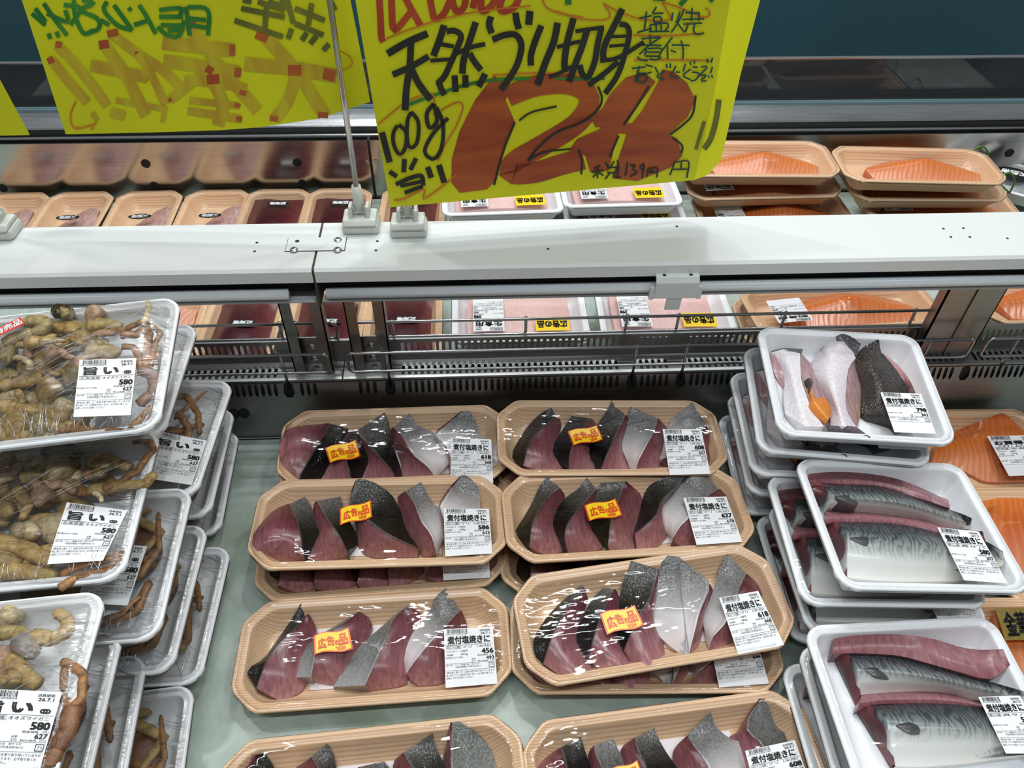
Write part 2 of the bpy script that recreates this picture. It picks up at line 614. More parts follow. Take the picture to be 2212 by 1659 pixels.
def label_ink(kind, price='', tax='', wt='', date='26.7.1'):
    k = (kind, price, tax, wt, date)
    if k in _lc:
        return _lc[k]
    i = Ink()
    rnd = random.Random(7)
    x = 3.0
    while x < 22.3:
        w = rnd.choice((.25, .3, .45, .7))
        i.rect(x, .6, x + w, 4.6)
        x += w + rnd.choice((.3, .35, .55))
    i.text('0210213006189' if kind == 'buri' else '0210273005804', 1.6, 4.9, 22.5, 6.1)
    i.text('消費期限', 34, 1.9, 44, 3.9, .01)
    i.text(date, 35, 4.5, 44, 6.7, .02)
    heads = dict(buri='煮付塩焼きに', saba='煮付塩焼きに', karei='煮付塩焼きに', kani='旨い。', sake='お買得品', mince='生食用', sashimi='刺身用')
    if kind == 'kani':
        i.text('旨', 4, 7, 16, 15, .045)
        i.text('い', 20.5, 7.8, 33.5, 14.6, .05)
        i.text('。', 37.5, 11.5, 44, 14.8, .06)
    elif kind == 'sake':
        i.text('お買得品', 3, 7, 44, 12.6, .05)
        i.text('フライ、ムニエル', 5, 12.8, 42, 15.4, .035)
    elif kind == 'sashimi':
        i.text('刺身用', 3, 7, 44, 12.2, .05)
        i.text('脂のってます', 5, 12.6, 42, 15.4, .03)
    else:
        i.text(heads[kind], 3, 7.2, 43.5, 15, .045)
    i.rect(1, 15.7, 46, 15.95)
    org, item = dict(buri=('石川産', 'ブリ（天然）'), saba=('富山産', '真サバ'), karei=('北海道産', '真カレイ'), kani=('北海道産', 'オオズワイガニ'),
                     sake=('宮城産', '生銀鮭'), mince=('国内産', 'マグロタタキ'), sashimi=('チリ産', '鮭'))[kind]
    ow = 15 if len(org) < 4 else 18.5
    i.text(org, 2, 16.6, ow, 19)
    i.frame(1.3, 16.2, ow + .8, 19.4, .15)
    i.text(item, ow + 2, 16.6, 44, 19, .004)
    if wt:
        i.text('100g当り', 1.5, 20.9, 12, 22.4)
        i.text('128円' if kind == 'buri' else '198円', 15, 20.6, 21.5, 22.6, .01)
        i.text('内容量', 2, 24, 8, 25.6, .01)
        i.text(wt + 'g', 15, 23.8, 21.5, 25.8, .01)
    i.text('要冷蔵4℃以下で保存', .8, 26.6, 17, 28, .005)
    i.text(price, 34.5, 20, 46, 25, .05)
    i.text('税抜価格（円）', 30.5, 25.5, 46, 27, .005)
    i.text(tax, 38.5, 27.3, 46, 30.6, .03)
    i.text('品番', 25, 28.6, 28.5, 30)
    i.text(dict(buri='213', kani='273', karei='100').get(kind, '103'), 25, 30.6, 28.5, 32.1)
    i.text('税込価格（円）', 30.5, 31, 46, 32.2, .005)
    i.rect(1, 32.6, 46, 32.8)
    i.text('加工者', 1, 33.3, 7, 34.7)
    i.text('たこー寝屋川店　㈱ヤマダ', 9.5, 33.3, 32, 34.7)
    i.text('大阪府寝屋川市清水町40-15', 9.5, 35.1, 33.5, 36.8)
    i.frame(40.5, 33.6, 45.8, 38, .45)
    i.text('プラ', 41.6, 34.8, 44.8, 36.9, .01)
    i.rect(1, 38.6, 46, 38.8)
    if kind in ('buri', 'kani', 'saba', 'mince'):
        i.text('〈寄生虫に関して〉出来る限り取り除いていますが', 1, 39.6, 45.5, 41.4)
        i.text('希に残っている場合があります。必ず取り除くか、', 1, 42, 44, 43.8)
        i.text('加熱してからお使いください。', 1, 44.4, 26, 46.2)
    V = np.array(i.V)
    _lc[k] = (V / (LW, LH), i.F)
    return _lc[k]

# ================================================================== THE PLACE
SZ = -.012          # level of the shelves inside the case


def perf_band(name, P0, U, V, x0, x1, h, holes, mat, parent, thick=.0015, normal=None):
    """sheet-metal band from x0..x1 along U and 0..h along V with real openings;
    holes: list of (cx, cv, ru, rv) sorted along x"""
    P0, U, V = (np.asarray(a, float) for a in (P0, U, V))
    V = V / np.linalg.norm(V)
    nrm = np.cross(U, V)
    holes = sorted(holes)
    edges = [x0]
    cells = []
    for k, hl in enumerate(holes):
        lo = edges[-1]
        hi = x1 if k == len(holes) - 1 else (hl[0] + hl[2] + holes[k + 1][0] - holes[k + 1][2]) / 2
        # keep the cell tight around the opening, plain sheet on either side
        a = max(lo, hl[0] - hl[2] - .003)
        b = min(hi, hl[0] + hl[2] + .003)
        if a - lo > 1e-5:
            cells.append((lo, a, None))
        cells.append((a, b, hl))
        if hi - b > 1e-5:
            cells.append((b, hi, None))
        edges.append(hi)
    if not holes:
        cells = [(x0, x1, None)]
    Vx, F = [], []

    def pt(x, v, d=0):
        return P0 + U * x + V * v - nrm * d
    for a, b, hl in cells:
        n = len(Vx)
        if hl is None:
            Vx += [pt(a, 0), pt(b, 0), pt(b, h), pt(a, h)]
            F.append((n, n + 1, n + 2, n + 3))
            continue
        cx, cv, ru, rv = hl
        t = np.linspace(0, 1, 4, endpoint=False)
        out = [(a + (b - a) * s, 0) for s in t] + [(b, h * s) for s in t] + [(b - (b - a) * s, h) for s in t] + [(a, h - h * s) for s in t]
        inn = []
        for k, (ox, ov) in enumerate(out):
            w = math.atan2((ov - cv) / rv, (ox - cx) / ru)
            q = (abs(math.cos(w)) ** 3.2 + abs(math.sin(w)) ** 3.2) ** (-1 / 3.2)
            if rv / ru < 1.3:
                q = 1
            inn.append((cx + ru * q * math.cos(w), cv + rv * q * math.sin(w)))
        K = len(out)
        Vx += [pt(*p) for p in out] + [pt(*p) for p in inn] + [pt(p[0], p[1], thick) for p in inn]
        for k in range(K):
            k2 = (k + 1) % K
            F.append((n + k, n + k2, n + K + k2, n + K + k))
            F.append((n + K + k, n + K + k2, n + 2 * K + k2, n + 2 * K + k))
    return mesh_obj(name, Vx, F, mat, parent)


# floor and the teal panel beyond the case
o = MB().box(-4, 4, -2.5, 4, -.92, -.90).build('floor', M['floor'])
o['kind'] = 'structure'
o = MB().box(-4, 4, 2.05, 2.12, -.90, .34).build('counter_panel', M['teal'])
tag(o, 'dark teal panel of the counter beyond the far edge of the case', 'panel')

XL, XR = -1.25, 1.35
XJ = at(683, 545, .263)[0]          # joint between the two case sections
case = empty('display_case', loc=(0, .7, -.9))
tag(case, 'open chilled display case in brushed steel with a white rail along its middle', 'display case')
case.matrix_world = Matrix.Translation((0, 0, 0))
YB = at(565, 945, SZ)[1]            # foot of the steel divider
YE, ZE = YB + .020, .070            # bend at the top of the divider face
YD = YE + .030                      # back of the slotted deck
ZL = .105
YF = at(560, 430, SZ)[1]            # far wall foot
LEAN = -.004
ZFT = atY(900, 302, YF + LEAN)[2]   # far wall top

MB().box(XL, XR, -.35, YB, SZ - .03, SZ - .002).build('shelf_pan', M['steel'], case)
MB().box(XL, XR, YD + .005, YF + .03, SZ - .03, SZ - .002).build('far_shelf_pan', M['steel'], case)
MB().box(XL, XR, -.40, -.35, SZ - .10, SZ + .10).build('front_wall', M['white'], case)
MB().box(XL, XR, -.40, 1.6, -.9, SZ - .03).build('cabinet_body', M['grey'], case)

# wire-guard leg positions
legs_r = [at(x, y, .066)[0] for x, y in ((842, 822), (1365, 806), (1470, 801), (2085, 785))]
legs_l = [at(622, 826, .066)[0], at(250, 835, .066)[0]]
LEGS = legs_l + legs_r
POSTS = [(XJ - .060, XJ - .012), (XJ + .014, XJ + .060)]


def slot_row(v, rv, skip_legs=True, step=.0079, ru=.0023, gap=(XJ - .066, XJ + .064)):
    hs = []
    x = XL + .02
    while x < XR - .02:
        x += step
        if skip_legs and any(abs(x - l) < .011 for l in LEGS):
            continue
        if gap[0] < x < gap[1]:
            continue
        hs.append((x, v, ru, rv))
    return hs


face_h = math.hypot(YE - YB, ZE - SZ)
holes = slot_row(face_h - .0135, .0090) + [(l, face_h - .0145, .0068, .0105) for l in LEGS]
for x in (at(658, 832, .05)[0], at(672, 832, .05)[0], at(686, 832, .05)[0], at(783, 830, .05)[0], at(798, 830, .05)[0], at(813, 830, .05)[0]):
    holes.append((x, face_h - .0135, .0023, .0090))
perf_band('divider_face', (0, YB, SZ), (1, 0, 0), (0, YE - YB, ZE - SZ), XL, XR, face_h, holes, M['steel'], case)
for px, py in ((967, 850), (1409, 836), (521, 916), (512, 872), (1700, 826)):
    p = at(px, py, .035)
    zz = SZ + (ZE - SZ) * .45
    p = at(px, py, zz)
    MB().lathe([(.0072, -.001), (.0072, .0006)], (0, 0, 0), 20).build('drain_hole', M['dark'], case).matrix_world = \
        Matrix.Translation((p[0], YB + (YE - YB) * .45 - .0003, zz)) @ Matrix.Rotation(math.radians(90 - 14), 4, 'X')
perf_band('divider_deck', (0, YE, ZE), (1, 0, 0), (0, YD - YE, .002), XL, XR, YD - YE, slot_row(.0125, .0078), M['steel'], case)
perf_band('divider_lip', (0, YD, ZE + .002), (1, 0, 0), (0, .002, ZL - ZE - .002), XL, XR, ZL - ZE - .002, slot_row(.0195, .0088, True), M['steel'], case)
MB().box(XL, XR, YD + .002, YD + .006, ZL - .003, ZL).build('lip_fold', M['steel'], case)
MB().box(XL, XR, YB + .019, YD - .003, SZ, ZE - .0025).build('duct_shade', M['dark'], case)  # black block added inside, puts shade behind the slots
MB().box(XJ - .0006, XJ + .0006, YE - .001, YD, ZE + .0012, ZE + .0026).build('deck_seam', M['dark'], case)
# far wall with vent holes
fh = math.hypot(LEAN, ZFT - SZ)
far_holes = []
for px, py in ((315, 353), (642, 351), (1887, 332), (2180, 330), (5, 407), (333, 402), (653, 397)):
    p = atY(px, py, YF + LEAN / 2)
    far_holes.append((p[0], (p[2] - SZ) / (ZFT - SZ) * fh))
tops = sorted(h for h in far_holes if h[1] > .03)
perf_band('far_wall', (0, YF, SZ), (1, 0, 0), (0, LEAN, ZFT - SZ), XL - .3, XR + .3, fh, [], M['mirror'], case)
for x, v in far_holes:
    q = v / fh
    MB().lathe([(.0078, 0), (.0078, .0012)], (0, 0, 0), 20).build('vent_hole', M['dark'], case).matrix_world = \
        Matrix.Translation((x, YF + LEAN * q - .0002, SZ + (ZFT - SZ) * q)) @ Matrix.Rotation(math.radians(90 + 2), 4, 'X')
xs = atY(800, 340, YF - .002)[0]
MB().box(xs - .002, xs + .002, YF - .0048, YF + .01, SZ, ZFT).build('wall_seam', M['dark'], case)
for px, py in ((794, 349), (812, 349)):
    p = atY(px, py, YF - .0032)
    MB().lathe([(.0035, 0), (.0035, .0015), (.002, .0025)], (0, 0, 0), 12).build('rivet', M['screw'], case).matrix_world = \
        Matrix.Translation((p[0], p[1], p[2])) @ Matrix.Rotation(math.radians(90), 4, 'X')
# far edge: black box for the shade in the recess, bright tube, steel strip, acrylic guard, black bumper
Y1 = YF + .002
MB().box(XL - .3, XR + .3, Y1, Y1 + .06, ZFT - .04, ZFT - .014).build('recess_shade', M['dark'], case)
zt = atY(1900, 276, Y1 + .028)[2]
MB().tube([(XL - .3, Y1 + .028, zt - .004), (XR + .3, Y1 + .028, zt - .004)], .004, 10).build('edge_tube', M['strip'], case, True)
z1 = atY(1900, 262, Y1 + .045)[2]
Y2 = Y1 + .085
z2 = atY(1900, 222, Y2)[2]
MB().prism([(Y1 + .045, z1), (Y2, z2), (Y2, z2 - .006), (Y1 + .05, z1 - .02)], XL - .3, XR + .3).build('edge_strip', M['strip'], case)
MB().prism([(Y1 + .050, z1 - .02), (Y2, z2 - .006), (Y2, ZFT - .03), (Y1 + .06, ZFT - .03)], XL - .3, XR + .3).build('edge_backing', M['dark'], case)
zg = atY(1900, 124, Y2 + .004)[2]
MB().box(XL - .3, XR + .3, Y2, Y2 + .007, z2 - .004, zg).build('acrylic_guard', M['glass'], case, bevel=.0015)
MB().box(XL - .3, XR + .3, Y2 - .0005, Y2 + .0078, zg - .0006, zg + .0012).build('guard_edge_glow', M['strip'], case)  # bright bar standing in for the glow of the acrylic's top edge
MB().tube([(XL - .3, Y1 + .046, z1), (XR + .3, Y1 + .046, z1)], .0022, 8).build('edge_bead', M['strip'], case, True)
MB().box(XL - .3, XR + .3, Y2 - .003, Y2 + .010, z2 - .006, z2 + .003).build('guard_channel', plain('blue_grey_channel', (.16, .26, .30), .35), case)
yk = at(1900, 120, z2 - .02)[1]
MB().box(XL - .3, XR + .3, Y2 + .012, yk - .01, z2 - .05, z2 - .02).build('bumper', M['black'], case, bevel=.006)

# ---- middle rail
ZR = .263
YR0 = at(1106, 575, ZR)[1]          # near top edge
YR1 = at(1106, 472, ZR)[1]          # far top edge
lip = .0165
for nm, xa, xb in (('rail', XL, XJ - .0013), ('rail', XJ + .0013, XR)):
    prof = [(YR0, ZR - lip), (YR0, ZR - .003), (YR0 + .003, ZR), (YR1 - .003, ZR), (YR1, ZR - .003), (YR1, ZR - .03), (YR1 - .003, ZR - .03),
            (YR1 - .003, ZR - .005), (YR0 + .003, ZR - .005), (YR0 + .003, ZR - lip)]
    MB().prism(prof, xa, xb).build(nm, M['white'], case)
    MB().box(xa + .004, xb - .004, YR0 + .010, YR1 - .006, ZR - .035, ZR - .006).build('lamp_housing', M['black'], case)
    zt_ = atY(1106, 628, YR0 + .004)[2]
    MB().tube([(xa + .007, YR0 + .006, zt_), (xb - .03, YR0 + .006, zt_)], .0062, 14).build('tube_cover', M['tube'], case, True)
    MB().box(xa + .003, xb - .003, YR0 + .004, YR0 + .045, zt_ - .0115, zt_ - .0085).build('housing_plate', M['grey'], case, bevel=.001)
    MB().box(xa + .003, xb - .003, YR0 + .030, YR0 + .045, zt_ - .010, ZR - .03).build('housing_web', M['grey'], case)
MB().box(XJ - .0011, XJ + .0011, YR0 + .001, YR1, ZR - .05, ZR - .0015).build('joint_gasket', plain('rusty_joint', (.06, .04, .03), .8), case)
# joint plate with screws
pc = at(683, 529, ZR)
MB().box(pc[0] - .0316, pc[0] + .0316, pc[1] - .0121, pc[1] + .0131, ZR, ZR + .0003).build('plate_outline', M['dark'], case)  # thin dark outline showing around the joint plate
jp = MB().box(pc[0] - .031, pc[0] + .031, pc[1] - .0115, pc[1] + .0125, ZR, ZR + .0014).build('joint_plate', M['white'], case, bevel=.002)
for px, py, ok in ((642, 521, 0), (730, 519, 1), (635, 540, 1), (729, 540, 1)):
    p = at(px, py, ZR + .0014)
    if ok:
        s = MB().lathe([(.0042, 0), (.0042, .001), (.003, .0022), (.0016, .0024), (.0016, .0012)], tuple(p), 14).build('screw', M['screw'], jp)
    else:
        s = MB().lathe([(.0024, 0), (.0024, .0002)], tuple(p), 12).build('screw_hole', M['dark'], jp)
for k, (px, py) in enumerate(((550, 543), (555, 524), (815, 521), (812, 541), (2038, 494), (2081, 493), (2054, 512), (2095, 512), (1184, 538), (1462, 489), (2176, 515))):
    p = at(px, py, ZR)
    MB().lathe([(.0017 if k not in (8, 9, 10) else .0008, -.0001), (.0015, .00025)], tuple(p), 10).build('pinhole', M['dark'], case)

# ---- posts carrying the rail
for xa, xb in POSTS:
    po = MB().box(xa, xa + .013, YE + .014, YE + .016, ZE, ZR - .05).build('post_flange', M['steel'], case)
    MB().box(xb - .013, xb, YE + .014, YE + .016, ZE, ZR - .05).build('post_flange', M['steel'], case)
    MB().box(xa, xa + .0015, YE + .014, YD, ZE, ZR - .05).build('post_web', M['steel'], case)
    MB().box(xb - .0015, xb, YE + .014, YD, ZE, ZR - .05).build('post_web', M['steel'], case)
    ft = MB().box(xa + .001, xb - .001, YD - .003, YD - .001, ZE, ZE + .045).build('post_foot', M['steel'], case)
    for dz in (.012, .032):
        MB().lathe([(.0042, 0), (.0042, .001), (.002, .002)], (0, 0, 0), 12).build('bolt', M['screw'], ft).matrix_world = \
            Matrix.Translation(((xa + xb) / 2, YD - .003, ZE + dz)) @ Matrix.Rotation(math.radians(90), 4, 'X')
xa, xb = atY(2052, 625, YE + .014)[0], atY(2178, 622, YE + .014)[0]
MB().box(xa, xb, YE + .014, YE + .0165, ZE, ZR - .05).build('post_flange', M['steel'], case)
MB().box((xa + xb) / 2 - .0008, (xa + xb) / 2 + .0008, YE + .0122, YE + .014, ZE, ZR - .05).build('post_seam', M['steel'], case)
MB().box(xa, xa + .0015, YE + .014, YD, ZE, ZR - .05).build('post_web', M['steel'], case)
MB().box(xb - .0015, xb, YE + .014, YD, ZE, ZR - .05).build('post_web', M['steel'], case)

# ---- marbled liner sheets lying on the shelf
tag(MB().box(-.95, 1.2, -.30, YB - .004, SZ - .002, SZ).build('shelf_liner', liner_mat()),
    'pale green marbled liner sheet spread under the near packs', 'shelf liner')
tag(MB().box(-.95, 1.2, YD + .012, YF - .006, SZ - .002, SZ).build('shelf_liner', bpy.data.materials['marbled_green_liner']),
    'green marbled liner sheet under the far packs behind the rail', 'shelf liner')


# ---- wire guards
def wire_guard(x0, x1, y, zt_, zb_, legs, zleg, label, group, right_open=True):
    g = empty('wire_guard', loc=(0, 0, 0))
    tag(g, label, 'wire guard', group)
    r, c = .0019, .006
    arc = lambda cx, cz, a0, a1: [(cx + c * math.cos(a), y, cz + c * math.sin(a)) for a in np.linspace(a0, a1, 6)]
    pts = []
    pts += arc(x1 - c, zt_ - c, math.pi / 2, 0) + arc(x1 - c, zb_ + c, 0, -math.pi / 2) + arc(x0 + c, zb_ + c, -math.pi / 2, -math.pi) + arc(x0 + c, zt_ - c, math.pi, math.pi / 2)
    pts.append(pts[0])
    MB().tube(pts, r, 8).build('wire_loop', M['wire'], g, True)
    for l in legs:
        MB().tube([(l, y + .0025, zt_ + .001), (l, y + .0025, zb_), (l, y + .003, zleg)], .0019, 8).build('leg', M['wire'], g, True)
    return g


yn = YE - .004
z_b = atY(1000, 797, yn)[2]
z_t = atY(1000, 758, yn)[2]
xr0, xl1 = atY(751, 780, yn)[0], atY(713, 795, yn)[0]
xr1 = atY(2103, 740, yn)[0]
wire_guard(xr0, xr1, yn, z_t, z_b, legs_r[:3] + [atY(2003, 760, yn)[0]], ZE - .014, 'chrome wire guard in front of the grille, right of the joint', 'near wire guards')
wire_guard(XL, xl1, yn, z_t, z_b, legs_l, ZE - .014, 'chrome wire guard in front of the grille beside the crab packs', 'near wire guards')
wire_guard(xr1 + .018, XR, yn, z_t, z_b, [atY(2190, 755, yn)[0]], ZE - .014, 'short end of chrome wire guard at the right edge, near side', 'near wire guards')
yf = YD + .007
z_b2 = atY(1000, 724, yf)[2]
z_t2 = atY(1000, 692, yf)[2]
wire_guard(atY(756, 710, yf)[0], atY(2060, 690, yf)[0], yf, z_t2, z_b2, [atY(x, 710, yf)[0] for x in (848, 1136, 1352, 1462, 1688, 1962)], ZL - .02,
           'chrome wire guard behind the grille in front of the pink mince packs', 'far wire guards')
wire_guard(XL, atY(727, 710, yf)[0], yf, z_t2, z_b2, [atY(604, 710, yf)[0], atY(640, 712, yf)[0]], ZL - .02,
           'chrome wire guard behind the grille in front of the red tuna packs', 'far wire guards')

# ---- grey plastic card clip hooked on the tube cover
cl = empty('card_clip', loc=(0, 0, 0))
tag(cl, 'scuffed grey plastic card clip hooked over the tube under the rail', 'card clip')
yc = YR0 - .006
pL, pR = atY(1418, 600, yc), atY(1512, 598, yc)
zT, zB = pL[2] + .001, atY(1465, 645, yc - .004)[2]
x0, x1 = pL[0], pR[0]
MB().prism([(yc + .012, zT), (yc, zT), (yc - .004, zT - .006), (yc - .004, zB), (yc - .001, zB), (yc - .001, zT - .006), (yc + .002, zT - .003), (yc + .012, zT - .003)], x0, x1).build('clip_plate', M['clip'], cl, bevel=.0006)
for sx, s in ((x0, -1), (x1, 1)):
    MB().box(min(sx, sx + s * .005), max(sx, sx + s * .005), yc - .003, yc + .002, zB - .002, zT - .012).build('clip_ear', M['clip'], cl, bevel=.0005)
    MB().lathe([(.0022, 0), (.0016, .0004)], (sx - s * .009, yc + .003, zT), 10).build('clip_dimple', M['dark'], cl)
xm = (x0 + x1) / 2
MB().prism([(yc - .003, zB), (yc, zB), (yc + .002, zB - .018), (yc - .001, zB - .018)], xm - .008, xm + .008).build('clip_tongue', M['clip'], cl)


# ---- sign stands on the rail
def sign_stand(px, py, topx, topy, label, top_off=0):
    p = at(px, py, ZR)
    s = empty('sign_stand', mw=Matrix.Translation(p))
    tag(s, label, 'sign stand', 'ivory sign stands on the rail')
    MB().box(-.020, .020, -.015, .015, 0, .012).build('stand_base', M['stand'], s, bevel=.004)
    MB().prism([(-.017, .012), (.015, .012), (.011, .018), (-.012, .018)], -.018, .018).build('base_cap', M['stand'], s, bevel=.002)
    for sx in (-1, 1):
        MB().prism([(-.010, .016), (.010, .016), (.006, .030), (-.006, .030)], sx * .009 - .002, sx * .009 + .002).build('hinge_cheek', M['stand'], s, bevel=.001)
    MB().tube([(-.0115, 0, .024), (.0115, 0, .024)], .0035, 10).build('hinge_pin', M['stand'], s, True)
    top = atY(topx, topy, p[1] + top_off)
    d = Vector(top - p - np.array([0, 0, .024])).normalized()
    b = np.array([0, 0, .024])
    d = np.array(d)
    MB().tube([b, b + d * .012, b + d * .028], [.0062, .0055, .0050], 12).build('rod_socket', M['stand'], s, True)
    MB().tube([b + d * .02, b + d * .33], .0029, 12).build('rod', M['chrome'], s, True)
    MB().tube([b + d * .20, b + d * .52], .0022, 12).build('inner_rod', M['chrome'], s, True)
    return s


sign_stand(782, 492, 708, -30, 'ivory sign stand with tall chrome rod beside the joint plate')
sign_stand(884, 500, 852, 80, 'ivory sign stand right of it, half hidden under the orange-numbered sign')
sign_stand(2, 505, -160, 60, 'ivory sign stand cut off at the left end of the rail')


# ---- hand-lettered signs
def ribbon(pts, w, n=None):
    pts = np.asarray(pts, float)
    n = n or max(2, len(pts) * 4 if len(pts) > 2 else 2)
    p = resample(pts, n)
    t = np.gradient(p, axis=0)
    t /= np.linalg.norm(t, axis=1)[:, None] + 1e-9
    nn = np.stack([-t[:, 1], t[:, 0]], -1) * w / 2
    V = np.vstack([p + nn, p - nn])
    F = [(i, i + 1, n + i + 1, n + i) for i in range(n - 1)]
    return V, F


class Sheet:
    """a plane in the shop, addressed through points measured on it"""

    def __init__(s, p0, normal):
        s.p0 = np.asarray(p0, float)
        s.n = np.asarray(normal, float) / np.linalg.norm(normal)

    def pt(s, px, py, off=0):
        d = ray(px, py)
        q = s.p0 + s.n * off
        return CAM + d * (((q - CAM) @ s.n) / (d @ s.n))

    def strokes(s, name, items, mat, parent, off):
        V, F = [], []
        for it in items:
            w, pts = it
            if w == 0:
                v = np.asarray(pts, float)
                f = [tuple(range(len(v)))]
            else:
                v, f = ribbon(pts, w)
            n = len(V)
            V += [s.pt(a, b, off + 1.5e-5 * (n % 977) / 20) for a, b in v]
            F += [tuple(i + n for i in q) for q in f]
        return mesh_obj(name, V, F, mat, parent)


def poly_sheet(sh, outline, name, mat, parent, th=.0004):
    n = len(outline)
    V = [sh.pt(a, b) for a, b in outline] + [sh.pt(a, b, -th) for a, b in outline]
    F = [tuple(range(n)), tuple(range(n, 2 * n))[::-1]] + [(i, n + i, n + (i + 1) % n, (i + 1) % n) for i in range(n)]
    return mesh_obj(name, V, F, mat, parent)


q1 = lambda L: [(x / 2.765, y / 2.765) for x, y in L]
q2 = lambda L: [(740 + x / 2.765, y / 2.765) for x, y in L]
q3 = lambda L: [(1412 + x / 2.765, y / 2.765) for x, y in L]
q4 = lambda L: [(760 + x / 4.424, y / 4.424) for x, y in L]
q5 = lambda L: [(1200 + x / 4.424, y / 4.424) for x, y in L]
k4 = 1 / 4.424
k2 = 1 / 2.765

st = at(884, 500, ZR)
sg = empty('price_sign', loc=tuple(st))
sg.matrix_world = Matrix.Translation((0, 0, 0))
tag(sg, 'yellow card with big orange 128 and black brush lettering clipped to a stand', 'sign')
S = Sheet((st[0], st[1] - .012, ZR + .06), (.10, -1, -.12))
poly_sheet(S, [(742, -150), (806, 225), (843, 448), (1100, 425), (1500, 389), (1545, 190), (1577, 0), (1602, -150)], 'card', M['yellow'], sg)
# right margin folds a little toward the aisle
hinge = [S.pt(1500, 389), S.pt(1545, 190), S.pt(1577, 0), S.pt(1602, -150)]
S2 = Sheet(S.pt(1560, 100), S.n + np.array([-.28, 0, 0]))
outer = [S2.pt(*p) for p in ((1530, 377), (1558, 345), (1566, 310), (1600, 160), (1642, 0), (1680, -150))]
Vv = hinge[::-1] + [S.pt(1500, 389)] + outer
mesh_obj('card_margin', Vv, [tuple(range(len(Vv)))], M['flap'], sg)
S2.strokes('margin_mark', [(35 * k2, q3([(390, 595), (372, 720), (340, 830), (300, 890)])), (22 * k2, q3([(303, 725), (280, 800), (252, 893)]))], M['olive_m'], sg, .0012)
S.strokes('orange_digits', [
    (0, q2([(905, 450), (790, 600), (700, 780), (652, 950), (650, 1090), (700, 1152), (860, 1132), (905, 1092), (960, 900), (1030, 730), (975, 600), (1000, 520)])),
    (125 * k2, q2([(985, 575), (1150, 515), (1330, 500), (1450, 545), (1470, 630), (1390, 745), (1200, 865), (1030, 965), (1000, 1035), (1150, 1030), (1300, 985), (1440, 950)])),
    (0, q2([(1800, 430), (1690, 465), (1600, 560), (1550, 650), (1480, 700), (1510, 760), (1690, 750), (1760, 640), (1870, 490)])),
    (0, q2([(1890, 480), (1790, 660), (1710, 760), (1950, 800), (2060, 700), (2110, 600), (2060, 500), (1980, 430), (1910, 415)])),
    (0, q2([(1540, 770), (1400, 830), (1350, 900), (1450, 930), (1480, 1030), (1590, 1020), (1630, 850), (1650, 790)])),
    (0, q2([(1700, 790), (1650, 940), (1610, 1065), (1760, 1082), (1960, 1000), (2030, 930), (2000, 830), (1900, 780)])),
    (0, q2([(1540, 745), (1750, 735), (1950, 790), (1950, 815), (1700, 800), (1530, 790)]))], M['orange'], sg, .0006)
S.strokes('red_heading', [(65 * k4, q4(L)) for L in (
    [(262, -40), (275, 200), (282, 350), (300, 400)], [(378, -40), (390, 240), (420, 285), (560, 120)], [(500, -40), (570, 90), (660, 250)],
    [(745, -40), (770, 110), (800, 185), (880, 130), (950, -20)], [(950, -20), (1000, 110), (1070, 70), (1090, -20)], [(1185, -40), (1155, 80)],
    [(1240, -40), (1240, 110), (1330, 60), (1380, -30)], [(1440, -20), (1415, 60), (1440, 112), (1550, 70), (1600, -20)])], M['red_m'], sg, .0007)
S.strokes('orange_scribble', [(13 * k4 * 1.2, L) for L in (
    q5([(740, 335), (1000, 345), (1425, 320)]), q5([(750, 575), (1000, 570), (1480, 580)]), q4([(1820, -20), (1860, 70), (2000, 130), (2212, 165)]),
    q5([(0, 105), (250, 180), (460, 190), (525, 150), (490, 80), (460, 30)]), q5([(460, 30), (560, 90), (800, 180), (1040, 200), (1100, 170), (1060, 90), (1020, 20)]),
    q5([(1020, 20), (1200, 80), (1400, 160), (1470, 150), (1470, 100), (1430, 80)]), q4([(330, 370), (600, 265), (1000, 150), (1400, 85), (1710, 60)]),
    q2([(215, 740), (380, 610), (520, 560), (550, 590), (530, 650)]), q2([(540, 690), (620, 640), (690, 610), (720, 640), (680, 750), (620, 850), (570, 960)]),
    q2([(305, 1195), (360, 1190), (490, 1130), (480, 1190), (600, 1110), (680, 1040)]), q4([(1340, 720), (1700, 700), (2212, 700)]))], M['thin_m'], sg, .0008)
S.strokes('green_stroke', [(32 * k4, q4([(545, 1000), (800, 905), (1100, 810), (1350, 765), (1700, 750)])), (28 * k4, q5([(0, 752), (300, 757), (470, 748)])),
                           (62 * k4, q4([(2070, -40), (2068, 45)])), (45 * k4, q5([(1260, -30), (1190, 50)])), (40 * k4, q5([(1510, -30), (1480, 20)])), (30 * k4, q5([(930, -10), (1050, 0)]))],
          M['green_m'], sg, .0009)
